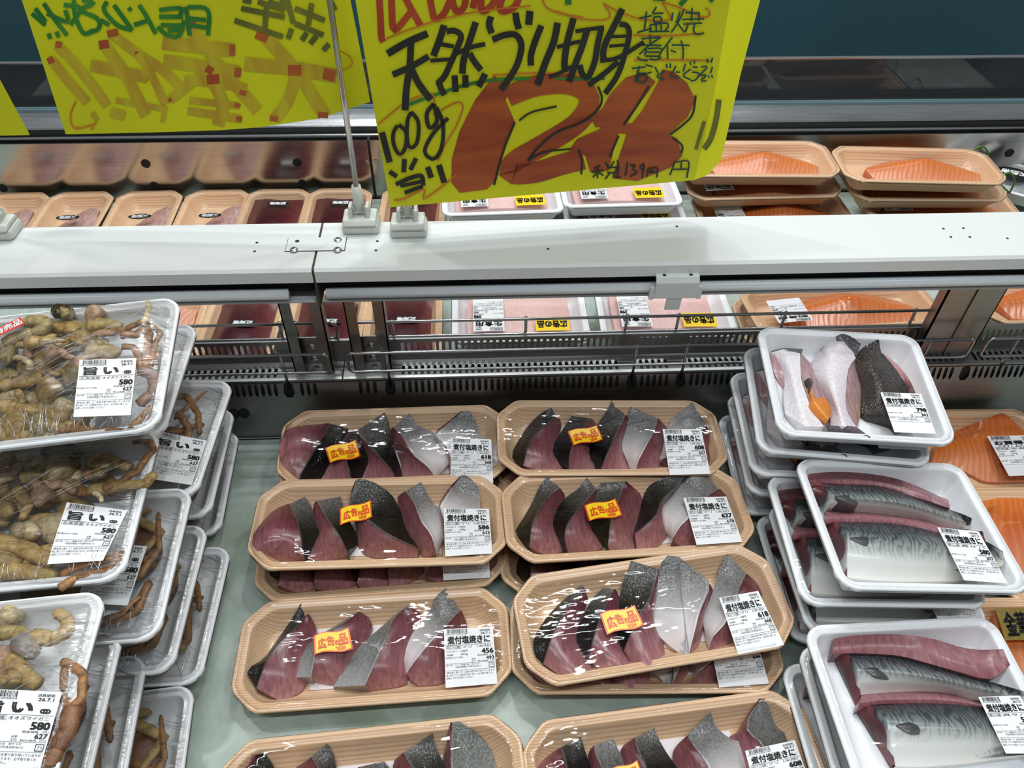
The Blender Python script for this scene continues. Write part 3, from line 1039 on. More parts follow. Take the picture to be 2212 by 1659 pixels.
big = [(70, q4, [(340, 515), (530, 405), (725, 320)]), (62, q4, [(390, 715), (560, 640), (735, 540)]), (66, q4, [(565, 385), (555, 620), (522, 850), (510, 1055)]),
       (66, q4, [(560, 640), (640, 800), (755, 955)]), (66, q4, [(882, 240), (842, 370), (780, 535)]), (58, q4, [(905, 300), (985, 295), (1045, 345), (1010, 450), (950, 590), (885, 730), (825, 790)]),
       (42, q4, [(835, 420), (975, 445)]), (38, q4, [(750, 580), (935, 568)]), (58, q4, [(825, 770), (850, 840), (885, 910)]), (64, q4, [(1185, 212), (1130, 380), (1072, 560), (1055, 705)]),
       (44, q4, [(980, 520), (1130, 455), (1275, 422)]), (60, q4, [(1125, 510), (1175, 595), (1235, 670)]), (60, q4, [(982, 720), (992, 880)]), (60, q4, [(1085, 718), (1087, 838)]),
       (62, q4, [(1275, 705), (1212, 830)]), (64, q4, [(1330, 158), (1312, 235), (1338, 318)]), (62, q4, [(1345, 382), (1450, 338), (1560, 332), (1618, 410), (1610, 520), (1570, 640), (1490, 770), (1425, 858)]),
       (64, q4, [(1565, 122), (1575, 200), (1598, 278)]), (70, q4, [(1702, 105), (1690, 238)]), (62, q4, [(1812, 245), (1750, 400), (1712, 530), (1712, 628)]), (66, q4, [(1968, 218), (1930, 400), (1850, 600), (1775, 812)]),
       (64, q4, [(2120, 175), (2060, 400), (2032, 600), (2045, 690)]), (40, q4, [(1960, 452), (2080, 420), (2185, 395)]), (36, q4, [(1885, 738), (2000, 690), (2100, 635)]),
       (40, q5, [(190, 300), (330, 278), (465, 262)]), (62, q5, [(302, 290), (252, 450), (195, 600), (130, 782)]), (58, q5, [(440, 262), (402, 430), (372, 600), (310, 735), (255, 705), (232, 620)]),
       (62, q5, [(640, 85), (560, 250), (475, 420), (455, 540), (480, 585)]), (54, q5, [(610, 232), (680, 245), (705, 330), (662, 520), (592, 720), (475, 895)]), (32, q5, [(520, 350), (690, 345)]),
       (32, q5, [(510, 442), (660, 430)]), (42, q5, [(425, 582), (600, 550), (845, 402)]), (52, q5, [(600, 590), (470, 700), (318, 815)])]
mid = [(38, [(235, 790), (258, 880), (282, 970)]), (24, [(330, 750), (305, 790), (305, 860), (340, 922), (375, 880), (380, 790), (335, 745)]), (24, [(410, 670), (388, 720), (385, 820), (402, 882), (445, 850), (452, 730), (410, 668)]),
       (26, [(545, 620), (503, 680), (520, 765), (565, 720), (545, 620)]), (24, [(560, 640), (600, 740), (592, 880), (545, 950), (490, 905), (540, 800), (630, 705)]),
       (30, [(370, 950), (365, 1030)]), (28, [(280, 1025), (325, 1055)]), (28, [(440, 945), (405, 1015)]), (26, [(318, 1102), (400, 1065), (470, 1050), (482, 1090)]), (22, [(345, 1112), (470, 1085)]),
       (24, [(370, 1152), (480, 1112)]), (24, [(475, 1060), (485, 1110)]), (34, [(508, 998), (530, 1062)]), (36, [(575, 985), (608, 1092)]),
       (13, [(1830, 515), (1760, 630), (1680, 745)]), (13, [(2110, 570), (2092, 680), (2040, 740), (1955, 805)]), (13, [(1972, 822), (2028, 870), (2025, 915)]), (12, [(1650, 810), (1612, 900), (1600, 938)]),
       (13, [(1030, 730), (965, 890), (905, 1105)]), (12, [(1055, 720), (1130, 670), (1280, 635)]), (13, [(1525, 515), (1550, 590), (1520, 660), (1430, 730), (1280, 790), (1170, 880), (1105, 962)]),
       (12, [(1105, 962), (1200, 910), (1360, 890)]), (12, [(1410, 895), (1430, 960), (1425, 1042)])]
small = [[(1500, 1010), (1540, 988)], [(1490, 1030), (1562, 1018)], [(1527, 995), (1522, 1066)], [(1522, 1030), (1495, 1060)], [(1530, 1030), (1558, 1050)], [(1570, 970), (1590, 1000)], [(1622, 962), (1600, 1000)],
         [(1580, 1005), (1640, 1000), (1630, 1030), (1580, 1030)], [(1600, 1030), (1568, 1070)], [(1620, 1030), (1622, 1062)], [(1640, 958), (1650, 1000), (1640, 1060)], [(1630, 1062), (1662, 1060)],
         [(1702, 968), (1690, 1052)], [(1715, 985), (1752, 988), (1730, 1010), (1760, 1030), (1718, 1056)], [(1800, 978), (1775, 1000), (1795, 1012), (1802, 980), (1790, 1062)],
         [(1825, 1010), (1818, 1056)], [(1825, 1010), (1882, 1005), (1875, 1060)], [(1850, 1005), (1850, 1030)], [(1825, 1030), (1875, 1030)],
         [(1985, 970), (1955, 1046)], [(1985, 970), (2066, 965), (2056, 1062)], [(2025, 970), (2020, 1010)], [(1975, 1012), (2060, 1010)]]
S.strokes('black_lettering', [(w * k4, f(L)) for w, f, L in big] + [(w * k2, q2(L)) for w, L in mid] + [(10 * k2, q2(L)) for L in small], M['black_m'], sg, .0011)
tl = [[(870, 110), (850, 290)], [(800, 175), (920, 150)], [(780, 312), (920, 272)], [(965, 65), (925, 130)], [(930, 132), (1032, 125)], [(940, 165), (1000, 162), (1012, 205), (945, 212), (940, 165)],
      [(900, 240), (915, 300)], [(900, 240), (1050, 222), (1080, 250), (1040, 300)], [(960, 240), (965, 300)], [(1010, 235), (1012, 300)], [(890, 302), (1090, 300)],
      [(1120, 120), (1110, 200)], [(1190, 110), (1162, 210)], [(1230, 90), (1180, 200), (1105, 312)], [(1150, 200), (1232, 310)], [(1305, 75), (1300, 200)], [(1240, 122), (1380, 125)], [(1372, 125), (1370, 200)],
      [(1210, 187), (1420, 180)], [(1220, 232), (1402, 222)], [(1272, 222), (1240, 310)], [(1330, 222), (1322, 300), (1360, 330), (1415, 312)],
      [(905, 330), (905, 430)], [(822, 372), (1000, 355)], [(800, 432), (1012, 435)], [(1010, 355), (900, 430), (800, 520)], [(872, 470), (850, 530)], [(880, 465), (1012, 465), (990, 540)], [(870, 500), (1000, 500)],
      [(860, 537), (1000, 540)], [(780, 545), (820, 572), (882, 580)], [(900, 562), (960, 572), (1012, 545)], [(1117, 358), (1020, 482)], [(1070, 430), (1072, 562)], [(1110, 430), (1282, 435)], [(1200, 388), (1222, 480), (1215, 565)],
      [(1100, 482), (1155, 502)], [(730, 655), (862, 640)], [(802, 630), (785, 700), (765, 785)], [(860, 620), (932, 640)], [(775, 690), (870, 722), (862, 780), (800, 785), (800, 725), (920, 690)], [(950, 640), (982, 702)],
      [(1042, 680), (970, 732), (1042, 762)], [(1060, 610), (1065, 652)], [(1097, 605), (1097, 652)], [(1150, 630), (1097, 742)], [(1150, 690), (1192, 690)], [(1120, 740), (1192, 742)], [(1242, 610), (1220, 682)],
      [(1292, 660), (1220, 722), (1290, 762)], [(1285, 590), (1292, 622)], [(1327, 578), (1327, 612)], [(1310, 640), (1362, 645)], [(1300, 690), (1372, 702), (1340, 762), (1290, 772)],
      [(1390, 640), (1450, 642), (1380, 720), (1442, 718), (1390, 772), (1442, 772)], [(1500, 640), (1480, 702)], [(1450, 560), (1456, 602)], [(1502, 552), (1485, 602)], [(1460, 722), (1470, 746)], [(1490, 718), (1502, 742)]]
S.strokes('teal_lettering', [(17 * k4, q5(L)) for L in tl], M['teal_m'], sg, .0012)

s1 = at(782, 492, ZR)
sl = empty('price_sign', loc=(0, 0, 0))
tag(sl, 'back of a yellow card with red strokes and green lettering showing through', 'sign')
S = Sheet((s1[0], s1[1] + .010, ZR + .08), (-.05, -1, .06))
poly_sheet(S, [(0, -150), (47, 0), (142, 290), (330, 286), (480, 281), (560, 275), (690, 256), (800, 220), (757, 0), (735, -150)], 'card', M['yellow'], sl)
bl = [(60, [(660, 200), (820, 320), (1000, 440), (1100, 560)]), (72, [(1130, 150), (1330, 420), (1540, 660)]), (82, [(970, 255), (1400, 300)]), (78, [(975, 362), (1430, 430)]),
      (58, [(1260, 400), (1150, 490), (1010, 600)]), (52, [(1100, 475), (1475, 525)]), (74, [(1270, 480), (1330, 620), (1300, 750)]), (40, [(1130, 600), (1430, 632)]), (48, [(1120, 662), (1445, 712)]),
      (78, [(1560, 190), (1770, 430), (1940, 690)]), (84, [(1460, 382), (1760, 410), (2010, 455)]), (70, [(1765, 450), (1720, 600), (1640, 712)]), (58, [(340, 270), (480, 420), (640, 630)]), (58, [(310, 360), (420, 500), (520, 612)]),
      (70, [(620, 262), (750, 450), (870, 690)]), (70, [(540, 390), (880, 462)]), (48, [(820, 320), (900, 440), (985, 622)]), (34, [(690, 600), (990, 652)]), (30, [(985, 642), (970, 730)]), (58, [(660, 672), (745, 692)]), (30, [(550, 672), (580, 722)])]
S.strokes('faded_strokes', [(w * k2, q1(L)) for w, L in bl], M['bleed'], sl, .0006)
tips = [(55, (640, 205), (705, 190)), (70, (1115, 150), (1165, 130)), (80, (1370, 300), (1405, 300)), (70, (1400, 430), (1440, 435)), (55, (1232, 405), (1270, 430)), (40, (1430, 550), (1470, 560)), (72, (1235, 478), (1310, 470)),
        (34, (1400, 625), (1435, 635)), (40, (1410, 710), (1445, 712)), (75, (1530, 200), (1600, 230)), (80, (1720, 420), (1800, 420)), (80, (1930, 440), (2000, 455)), (40, (1610, 705), (1660, 712)), (45, (1900, 685), (1960, 690)),
        (50, (330, 265), (370, 270)), (50, (285, 370), (320, 350)), (65, (590, 270), (650, 262)), (70, (855, 455), (885, 460)), (40, (805, 320), (840, 330)), (35, (950, 645), (995, 650)), (30, (1005, 605), (1025, 590))]
for w, a, b in tips:
    S.strokes('deep_red_end', [(w * k2 * .8, q1([a, b]))], M['bleed2'], sl, .0008)
S.strokes('orange_scribble', [(10 * k2, q1([(452, 602), (420, 690), (440, 762), (520, 755), (575, 735)])), (9 * k2, q1([(540, 772), (565, 760)])), (6 * k2, q1([(2010, 290), (2090, 340), (2100, 390), (2040, 420)]))], M['thin_m'], sl, .0008)
gl = [[(190, 80), (270, 150)], [(210, 50), (272, 130)], [(290, 200), (300, 232)], [(335, 190), (352, 222)], [(260, 20), (330, 120), (400, 212)], [(280, 80), (400, 130), (390, 60)], [(380, 30), (480, 50), (420, 150)],
      [(440, 0), (450, 100), (500, 200), (560, 180)], [(490, 0), (560, 20), (480, 60), (580, 110), (590, 170), (520, 200)], [(600, 120), (652, 150)], [(640, 10), (620, 60), (700, 150), (790, 180)], [(680, 30), (790, 180)],
      [(830, 30), (870, 90), (930, 202)], [(800, 150), (890, 120)], [(768, 45), (782, 65)], [(950, 60), (1080, 50), (1070, 100)], [(950, 100), (1092, 100)], [(940, 160), (1000, 210), (1070, 212), (1100, 120)], [(960, 150), (1090, 152)],
      [(1000, 182), (1080, 180)], [(1120, 42), (1240, 60), (1242, 212)], [(1120, 110), (1232, 120)], [(1130, 150), (1232, 165)], [(1110, 40), (1132, 212)]]
S.strokes('green_lettering', [(27 * k2, q1(L)) for L in gl], M['green_m'], sl, .0009)
kl = [[(1440, 50), (1700, 102)], [(1400, 122), (1690, 220)], [(1592, 30), (1580, 190)], [(1450, 0), (1502, 10)], [(1540, 10), (1700, 62)], [(1680, -20), (1702, 60)], [(1710, -20), (1752, 140)], [(1760, 50), (1940, 122)], [(1862, 20), (1840, 150)],
      [(1760, 140), (1932, 210)], [(1962, -20), (2002, 62)], [(1742, 170), (1720, 232)], [(1832, 195), (1802, 242)], [(1892, 212), (1852, 262)], [(1965, 262), (1930, 302)], [(1600, 10), (1702, 42)]]
S.strokes('olive_lettering', [(33 * k2, q1(L)) for L in kl], M['olive_m'], sl, .0010)

s3 = empty('price_sign', loc=(0, 0, 0))
tag(s3, 'corner of a plain yellow card cut off at the left edge', 'sign')
S = Sheet(at(2, 505, ZR) + np.array([0, .012, .08]), (.05, -1, .05))
poly_sheet(S, [(-260, -120), (-110, -60), (0, 172), (65, 292), (0, 293), (-230, 296)], 'card', M['yellow'], s3)


# ================================================================== PACKS
def rot(yaw, tx, ty):
    return Matrix.Rotation(math.radians(yaw), 4, 'Z') @ Matrix.Rotation(math.radians(tx), 4, 'X') @ Matrix.Rotation(math.radians(ty), 4, 'Y')


def outline(kind, a, b, c, ins):
    a, b = a - ins, b - ins
    P = []
    if kind == 'oct':
        c = max(c - ins * .586, .004)
        v = [(-a + c, b), (a - c, b), (a, b - c), (a, -b + c), (a - c, -b), (-a + c, -b), (-a, -b + c), (-a, b - c)]
        n = len(v)
        for i in range(n):
            p0, p1, p2 = np.array(v[i - 1]), np.array(v[i]), np.array(v[(i + 1) % n])
            r = min(.007, .42 * np.linalg.norm(p0 - p1), .42 * np.linalg.norm(p2 - p1))
            q0 = p1 + (p0 - p1) / np.linalg.norm(p0 - p1) * r
            q2_ = p1 + (p2 - p1) / np.linalg.norm(p2 - p1) * r
            for t in (0, .33, .67, 1):
                P.append((1 - t) ** 2 * q0 + 2 * t * (1 - t) * p1 + t * t * q2_)
    else:
        r = max(c - ins, .004)
        for cx, cy, w0 in ((-a + r, b - r, 180), (a - r, b - r, 90), (a - r, -b + r, 0), (-a + r, -b + r, -90)):
            for k in range(8):
                w = math.radians(w0 - 90 * k / 7)
                P.append((cx + r * math.cos(w), cy + r * math.sin(w)))
    return np.array(P)


_trays = {}


def tray_mesh(kind, a, b, c, rim):
    k = (kind, a, b, c, rim)
    if k in _trays:
        return _trays[k]
    if kind == 'oct':
        prof = [(.021, 0), (.019, .0015), (.0035, rim - .005), (.0005, rim - .0045), (0, rim - .0025), (.0008, rim - .0003), (.0022, rim), (.0042, rim - .0002), (.0055, rim - .0017), (.0092, rim - .0017), (.0104, rim - .0028),
                (.0115, rim - .006), (.021, .007), (.0245, .0045), (.030, .0036)]
    else:
        prof = [(.018, 0), (.016, .002), (.0045, rim - .006), (.0006, rim - .0055), (0, rim - .003), (.0009, rim - .0004), (.0025, rim), (.0045, rim - .0002), (.0056, rim - .0014), (.0082, rim - .0014), (.0094, rim - .003),
                (.0102, rim - .006), (.018, .008), (.0215, .0045), (.027, .0036)]
    rings = [outline(kind, a, b, c, i) for i, z in prof]
    m = len(rings[0])
    V, F = [], []
    for (i, z), r in zip(prof, rings):
        V += [(p[0], p[1], z) for p in r]
    for j in range(len(prof) - 1):
        for q in range(m):
            q2_ = (q + 1) % m
            F.append((j * m + q, (j + 1) * m + q, (j + 1) * m + q2_, j * m + q2_))
    F.append(tuple(range(m)))
    F.append(tuple(range((len(prof) - 1) * m, len(prof) * m))[::-1])
    me = bpy.data.meshes.new('tray')
    me.from_pydata(V, [], F)
    bm = bmesh.new()
    bm.from_mesh(me)
    bmesh.ops.recalc_face_normals(bm, faces=bm.faces)
    bm.to_mesh(me)
    bm.free()
    me.polygons.foreach_set('use_smooth', [len(p.vertices) == 4 for p in me.polygons])
    me.materials.append(M['wood'] if kind == 'oct' else M['foam'])
    _trays[k] = me
    return me


class Pack:
    def __init__(s, name, pose, kind, a, b, c, rim, label, cat, group=None):
        s.kind, s.a, s.b, s.c, s.rim = kind, a, b, c, rim
        p, r = pose
        s.M = Matrix.Translation(p) @ rot(*r) @ Matrix.Translation((0, 0, -rim))
        s.Mi = np.array(s.M.inverted())
        s.root = empty(name, mw=s.M)
        tag(s.root, label, cat, group)
        t = bpy.data.objects.new('tray', tray_mesh(kind, a, b, c, rim))
        COL.objects.link(t)
        t.parent = s.root
        s.o = s.Mi[:3, :3] @ CAM + s.Mi[:3, 3]
        s.cont = [([], [])]
        s.hmax = rim
        s.film = None
        s.px = True

    def loc(s, px, py, h):
        d = s.Mi[:3, :3] @ ray(px, py)
        return s.o + d * ((h - s.o[2]) / d[2])

    def floor(s, x, y):
        d = min(s.a - abs(x), s.b - abs(y))
        if s.kind == 'oct':
            d = min(d, (s.a + s.b - s.c - abs(x) - abs(y)) * .7071)
        return float(np.interp(d, [.0, .0105, .022], [s.rim, s.rim - .003, .0042]))

    def pt(s, p, h):
        if s.px:
            q = s.loc(p[0], p[1], h)
        else:
            q = np.array([p[0], p[1], h])
        f = s.floor(q[0], q[1]) + .0004
        if q[2] < f:
            q = s.loc(p[0], p[1], f) if s.px else np.array([q[0], q[1], f])
        return q

    def keep(s, V, F):
        v, f = s.cont[0]
        n = len(v)
        v += [tuple(map(float, q)) for q in V]
        f += [tuple(int(i) + n for i in q) for q in F]

    def loft(s, name, rails, hs, cols, mat, n=12, sub=5, bulge=.0, parent=None, alpha=None, lift=0, label=None):
        """solid between measured rails; heights in metres over the tray base, skirted down to the tray"""
        K = len(rails)
        P = np.zeros((K, n, 3))
        C = np.zeros((K, n, 4))
        for k in range(K):
            q = resample(rails[k], n)
            h = np.asarray(hs[k], float).ravel()
            hh = np.interp(np.linspace(0, 1, n), np.linspace(0, 1, len(h)), h) if len(h) > 1 else np.full(n, h[0])
            c = np.atleast_2d(np.asarray(cols[k], float))
            for i in range(n):
                P[k, i] = s.pt(q[i], hh[i] + lift)
            for j in range(3):
                C[k, :, j] = np.interp(np.linspace(0, 1, n), np.linspace(0, 1, len(c)), c[:, j]) if len(c) > 1 else c[0, j]
            al = 1 if alpha is None else alpha[k]
            C[k, :, 3] = al
        rows, crow = [], []
        for k in range(K - 1):
            for j in range(sub):
                t = j / sub
                r = P[k] * (1 - t) + P[k + 1] * t
                r[:, 2] += bulge * math.sin(math.pi * t) * np.sin(np.linspace(.12, math.pi - .12, n))
                if K > 2:
                    # rounder cross-section between three or more rails
                    a = P[max(k - 1, 0)][:, 2]
                    d = P[min(k + 2, K - 1)][:, 2]
                    b, c = P[k][:, 2], P[k + 1][:, 2]
                    r[:, 2] = .5 * (2 * b + (c - a) * t + (2 * a - 5 * b + 4 * c - d) * t * t + (3 * b - a - 3 * c + d) * t ** 3) * .6 + r[:, 2] * .4
                rows.append(r)
                crow.append(C[k] * (1 - t) + C[k + 1] * t)
        rows.append(P[-1])
        crow.append(C[-1])
        G = np.array(rows)
        Cc = np.array(crow)
        R = len(G)
        V = list(G.reshape(-1, 3))
        cc = list(Cc.reshape(-1, 4))
        F = [(i * n + j, i * n + j + 1, (i + 1) * n + j + 1, (i + 1) * n + j) for i in range(R - 1) for j in range(n - 1)]
        bd = [(0, j) for j in range(n)] + [(i, n - 1) for i in range(1, R)] + [(R - 1, j) for j in range(n - 2, -1, -1)] + [(i, 0) for i in range(R - 2, 0, -1)]
        b0 = len(V)
        m = len(bd)
        for i, j in bd:
            V.append(G[i, j])
            cc.append(Cc[i, j])
        for i, j in bd:
            q = G[i, j].copy()
            q[2] = min(q[2] - .0002, s.floor(q[0], q[1]) + .0002)
            V.append(q)
            cc.append(Cc[i, j])
        for k in range(m):
            k2_ = (k + 1) % m
            F.append((b0 + k, b0 + k2_, b0 + m + k2_, b0 + m + k))
        F.append(tuple(range(b0 + m, b0 + 2 * m)))
        me_o = mesh_obj(name, V, F, mat, parent or s.root, True, cc)
        bm = bmesh.new()
        bm.from_mesh(me_o.data)
        bmesh.ops.recalc_face_normals(bm, faces=bm.faces)
        bm.to_mesh(me_o.data)
        bm.free()
        if label:
            me_o['label'] = label
        s.keep(G.reshape(-1, 3), F[:(R - 1) * (n - 1)])
        return me_o

    def tubepart(s, name, pts, r, h, col, mat, seg=8, r1=None):
        """a jointed shell leg: straight, slightly bowed segments with swollen joints and a rough shell"""
        rs = np.random.RandomState(int(abs(pts[0][0] * 13 + pts[0][1] * 7)) % 9999)
        p0 = np.asarray(pts, float)
        n = len(p0)
        hs = np.interp(np.linspace(0, 1, n), np.linspace(0, 1, len(np.atleast_1d(h))), np.atleast_1d(h))
        J = np.array([s.pt(p0[i], hs[i]) for i in range(n)])
        r1 = r if r1 is None else r1
        P, R, C = [], [], []
        jt = np.ones(n)
        for i in range(1, n - 1):
            a_, b_ = p0[i] - p0[i - 1], p0[i + 1] - p0[i]
            cs_ = (a_ @ b_) / (np.linalg.norm(a_) * np.linalg.norm(b_) + 1e-9)
            jt[i] = np.clip((1 - cs_) * 2.2, .0, 1)
        for i in range(n - 1):
            m = 9
            for k in range(m + (1 if i == n - 2 else 0)):
                t = k / m
                q = J[i] * (1 - t) + J[i + 1] * t
                q = q + np.array([0, 0, .0012 * math.sin(math.pi * t)])
                ra = r + (r1 - r) * ((i + t) / (n - 1))
                w0, w1 = jt[i] * max(0, 1 - t * 4), jt[i + 1] * max(0, 1 - (1 - t) * 4)
                prof = 1 + .06 * math.sin(math.pi * t) - .16 * w0 * (t < .04) - .16 * w1 * (t > .96) + .07 * w0 + .10 * w1
                P.append(q)
                R.append(ra * prof * (1 + rs.uniform(-.025, .025)))
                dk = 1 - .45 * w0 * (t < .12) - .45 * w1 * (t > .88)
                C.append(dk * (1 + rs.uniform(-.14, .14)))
        R[0] *= .5
        R[-1] *= .4
        mb = MB().tube(P, R, seg)
        V = np.array(mb.V)
        Pn = np.repeat(np.array(P), seg, 0)
        V = Pn + (V - Pn) * (1 + rs.uniform(-.05, .05, (len(V), 1)))
        V[:, 2] = Pn[:, 2] + (V[:, 2] - Pn[:, 2]) * .68
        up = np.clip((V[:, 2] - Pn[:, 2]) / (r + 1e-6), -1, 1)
        c = np.outer(np.repeat(C, seg), col) * (1.0 + .18 * up[:, None])  # upper side painted lighter than the underside, as if lit from above
        o_ = mesh_obj(name, V, mb.F, mat, s.root, True, c)
        s.keep(V, mb.F)
        return o_

    def blob(s, name, cx, cy, rx, ry, hz, col, mat, rotd=0, ridges=0, base=.008, seed=0):
        """a lumpy shell body: dome over an ellipse given in measured units"""
        rnd = np.random.RandomState(seed)
        ph = rnd.rand(6) * 6.28
        nu, nv = 36, 12
        V, C = [], []
        w = math.radians(rotd)
        for j in range(nv + 1):
            t = j / nv
            rr = math.cos(t * math.pi / 2) ** .6 if j < nv else 0.0
            for i in range(nu):
                a = 2 * math.pi * i / nu
                k = 1 + .08 * math.sin(2 * a + ph[0]) + .06 * math.sin(3 * a + ph[1]) + .04 * math.sin(5 * a + ph[2])
                ex, ey = rr * k * math.cos(a), rr * k * math.sin(a)
                x = cx + rx * ex * math.cos(w) - ry * ey * math.sin(w)
                y = cy + rx * ex * math.sin(w) + ry * ey * math.cos(w)
                z = base + hz * math.sin(t * math.pi / 2)
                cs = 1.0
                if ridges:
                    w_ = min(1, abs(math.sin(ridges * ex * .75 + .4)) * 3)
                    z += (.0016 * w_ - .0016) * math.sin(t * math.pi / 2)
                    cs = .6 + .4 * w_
                z += .0010 * math.sin(3 * ex + ph[3]) * t
                V.append(s.pt((x, y), z))
                C.append(np.array(col) * (.45 + .62 * t) * cs)  # shade in the colour: darker at the foot and in creases
        F = [(j * nu + i, j * nu + (i + 1) % nu, (j + 1) * nu + (i + 1) % nu, (j + 1) * nu + i) for j in range(nv) for i in range(nu)]
        F.append(tuple(range(nu))[::-1])
        o_ = mesh_obj(name, V, F, mat, s.root, True, np.array(C))
        s.keep(V, F)
        return o_

    def cluster(s, name, cx, cy, rx, ry, h, col, mat, rotd=0, k=5, seed=0, k_unit=1.0):
        """shoulder section of a crab: a smooth plate with leg roots fanning out of it"""
        rs = np.random.RandomState(seed)
        mb = MB()
        C = []
        w0 = math.radians(rotd + rs.uniform(-25, 25)) + rs.choice([0, math.pi])
        c0 = s.pt((cx, cy), h)
        ex = s.pt((cx + rx, cy), h) - c0
        ey = s.pt((cx, cy + ry), h) - c0
        for i in range(k):
            a = w0 + (i - (k - 1) / 2) * 2.0 / k
            d = ex * math.cos(a) + ey * math.sin(a)
            side = np.array([-d[1], d[0], 0])
            side /= np.linalg.norm(side) + 1e-9
            r = .30 * min(np.linalg.norm(ex), np.linalg.norm(ey)) + .0012
            P = [c0 - d * .25, c0 + d * .1 + np.array([0, 0, .004]), c0 + d * .45 + np.array([0, 0, .005]), c0 + d * .8 + np.array([0, 0, .002]), c0 + d * 1.02 - np.array([0, 0, .002])]
            n0 = len(mb.V)
            mb.tube(resample(P, 9), np.array([.55, .85, 1, 1.06, 1.05, .96, .9, .8, .35]) * r * rs.uniform(.85, 1.1), 9)
            n1 = len(mb.V)
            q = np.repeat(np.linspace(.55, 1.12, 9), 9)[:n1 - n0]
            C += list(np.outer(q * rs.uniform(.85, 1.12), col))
        o_ = mesh_obj(name, mb.V, mb.F, mat, s.root, True, np.array(C))
        s.keep(mb.V, mb.F)
        return o_

    def wrap(s, mat=None, up=.0008, K=15, sag=0):
        """cling film stretched over rim and contents"""
        per = outline(s.kind, s.a, s.b, s.c, -.0006)
        m = 56
        per = resample_closed(per, m)
        inn = resample_closed(outline(s.kind, s.a, s.b, s.c, .003), m)
        v, f = s.cont[0]
        bv = BVHTree.FromPolygons(v, f) if f else None
        rings = [(inn * (1 - t)) for t in np.linspace(0, .94, K)]
        hc = np.full((K, m), s.rim + .0006)
        for k in range(K):
            for i in range(m):
                if bv:
                    hit = bv.ray_cast(Vector((rings[k][i][0], rings[k][i][1], .3)), Vector((0, 0, -1)))
                    if hit[0] is not None:
                        hc[k, i] = max(hc[k, i], hit[0].z + up)
        hc[0] = np.minimum(hc[0], s.rim + .0008)
        hh = hc.copy()
        for _ in range(70):
            av = hh.copy()
            av[1:-1] = (hh[:-2] + hh[2:] + np.roll(hh, 1, 1)[1:-1] + np.roll(hh, -1, 1)[1:-1]) / 4
            av[-1] = (hh[-2] + hh[-1].mean() + np.roll(hh, 1, 1)[-1] + np.roll(hh, -1, 1)[-1]) / 4
            hh = np.maximum(hc, av)
            hh[0] = hc[0]
        V, F = [], []
        skirt = resample_closed(outline(s.kind, s.a, s.b, s.c, .004), m)
        V += [(p[0], p[1], s.rim - .010) for p in skirt]
        V += [(p[0], p[1], s.rim - .003) for p in per]
        for k in range(K):
            V += [(rings[k][i][0], rings[k][i][1], hh[k, i]) for i in range(m)]
        for k in range(K + 1):
            for i in range(m):
                i2 = (i + 1) % m
                F.append((k * m + i, k * m + i2, (k + 1) * m + i2, (k + 1) * m + i))
        V.append((0, 0, float(hh[-1].mean())))
        for i in range(m):
            F.append(((K + 1) * m + i, (K + 1) * m + (i + 1) % m, len(V) - 1))
        F = [q[::-1] for q in F]
        s.film = mesh_obj('wrap_film', V, F, mat or M['film'], s.root, True)
        s.fb = BVHTree.FromPolygons([Vector(q) for q in V], F)
        return s.film

    def pleats(s, n_front, n_diag, seed=0):
        """fine gathered folds in the film, standing a hair above its surface"""
        rs = random.Random(seed)
        mb = MB()
        runs = []
        for i in range(n_front):                       # gathers running in from the front and right rims
            if rs.random() < .72:
                x = rs.uniform(-s.a + .01, s.a - .015)
                runs.append(((x, -s.b + .006), (x + rs.uniform(-.022, .012), -s.b + rs.uniform(.02, .05))))
            else:
                y = rs.uniform(-s.b + .01, s.b - .02)
                runs.append(((s.a - .005, y), (s.a - rs.uniform(.012, .035), y + rs.uniform(-.006, .012))))
        for i in range(n_diag):                        # long creases pulled across the top
            x, y = rs.uniform(-s.a + .02, s.a - .07), rs.uniform(-.04, .02)
            l = rs.uniform(.03, .075)
            runs.append(((x, y), (min(x + l, s.a - .008), min(y + l * rs.uniform(.35, .8), s.b - .008))))
        for (x0, y0), (x1, y1) in runs:
            P = []
            for t in np.linspace(0, 1, 9):
                x, y = x0 + (x1 - x0) * t + .0012 * math.sin(5 * t + x0 * 90), y0 + (y1 - y0) * t
                P.append((x, y, s.film_h(x, y) + .0003))
            r = rs.uniform(.00022, .0005)
            mb.tube(P, np.array([.3, .7, 1, 1, .9, 1, .8, .6, .2]) * r, 5)
        o_ = mb.build('film_pleats', M['pleat'], s.root, True)
        o_['kind'] = 'stuff'
        return o_

    def film_h(s, x, y):
        if s.film:
            hit = s.fb.ray_cast(Vector((x, y, .3)), Vector((0, 0, -1)))
            if hit[0] is not None:
                return hit[0].z
        return s.rim + .0006

    def on_film(s, corners):
        """corner points (TL, TR, BR, BL) -> smooth patch function uv -> local point on the film"""
        L = []
        for p in corners:
            if s.px:
                h = s.rim + .004
                for _ in range(4):
                    q = s.loc(p[0], p[1], h)
                    h = s.film_h(q[0], q[1])
                L.append(np.array([q[0], q[1]]))
            else:
                L.append(np.array(p, float))
        TL, TR, BR, BL = L
        n = 7
        g = np.zeros((n, n))
        for j in range(n):
            for i in range(n):
                u, v = i / (n - 1), j / (n - 1)
                x, y = (TL * (1 - u) + TR * u) * (1 - v) + (BL * (1 - u) + BR * u) * v
                g[j, i] = s.film_h(x, y)
        # paper stays nearly flat: blend the film relief with its best plane
        jj, ii = np.mgrid[0:n, 0:n] / (n - 1.0)
        A = np.stack([np.ones(n * n), ii.ravel(), jj.ravel()], -1)
        co, *_ = np.linalg.lstsq(A, g.ravel(), rcond=None)
        pl = (A @ co).reshape(n, n)
        g2 = pl + np.clip(g - pl, -.002, .002) * .45
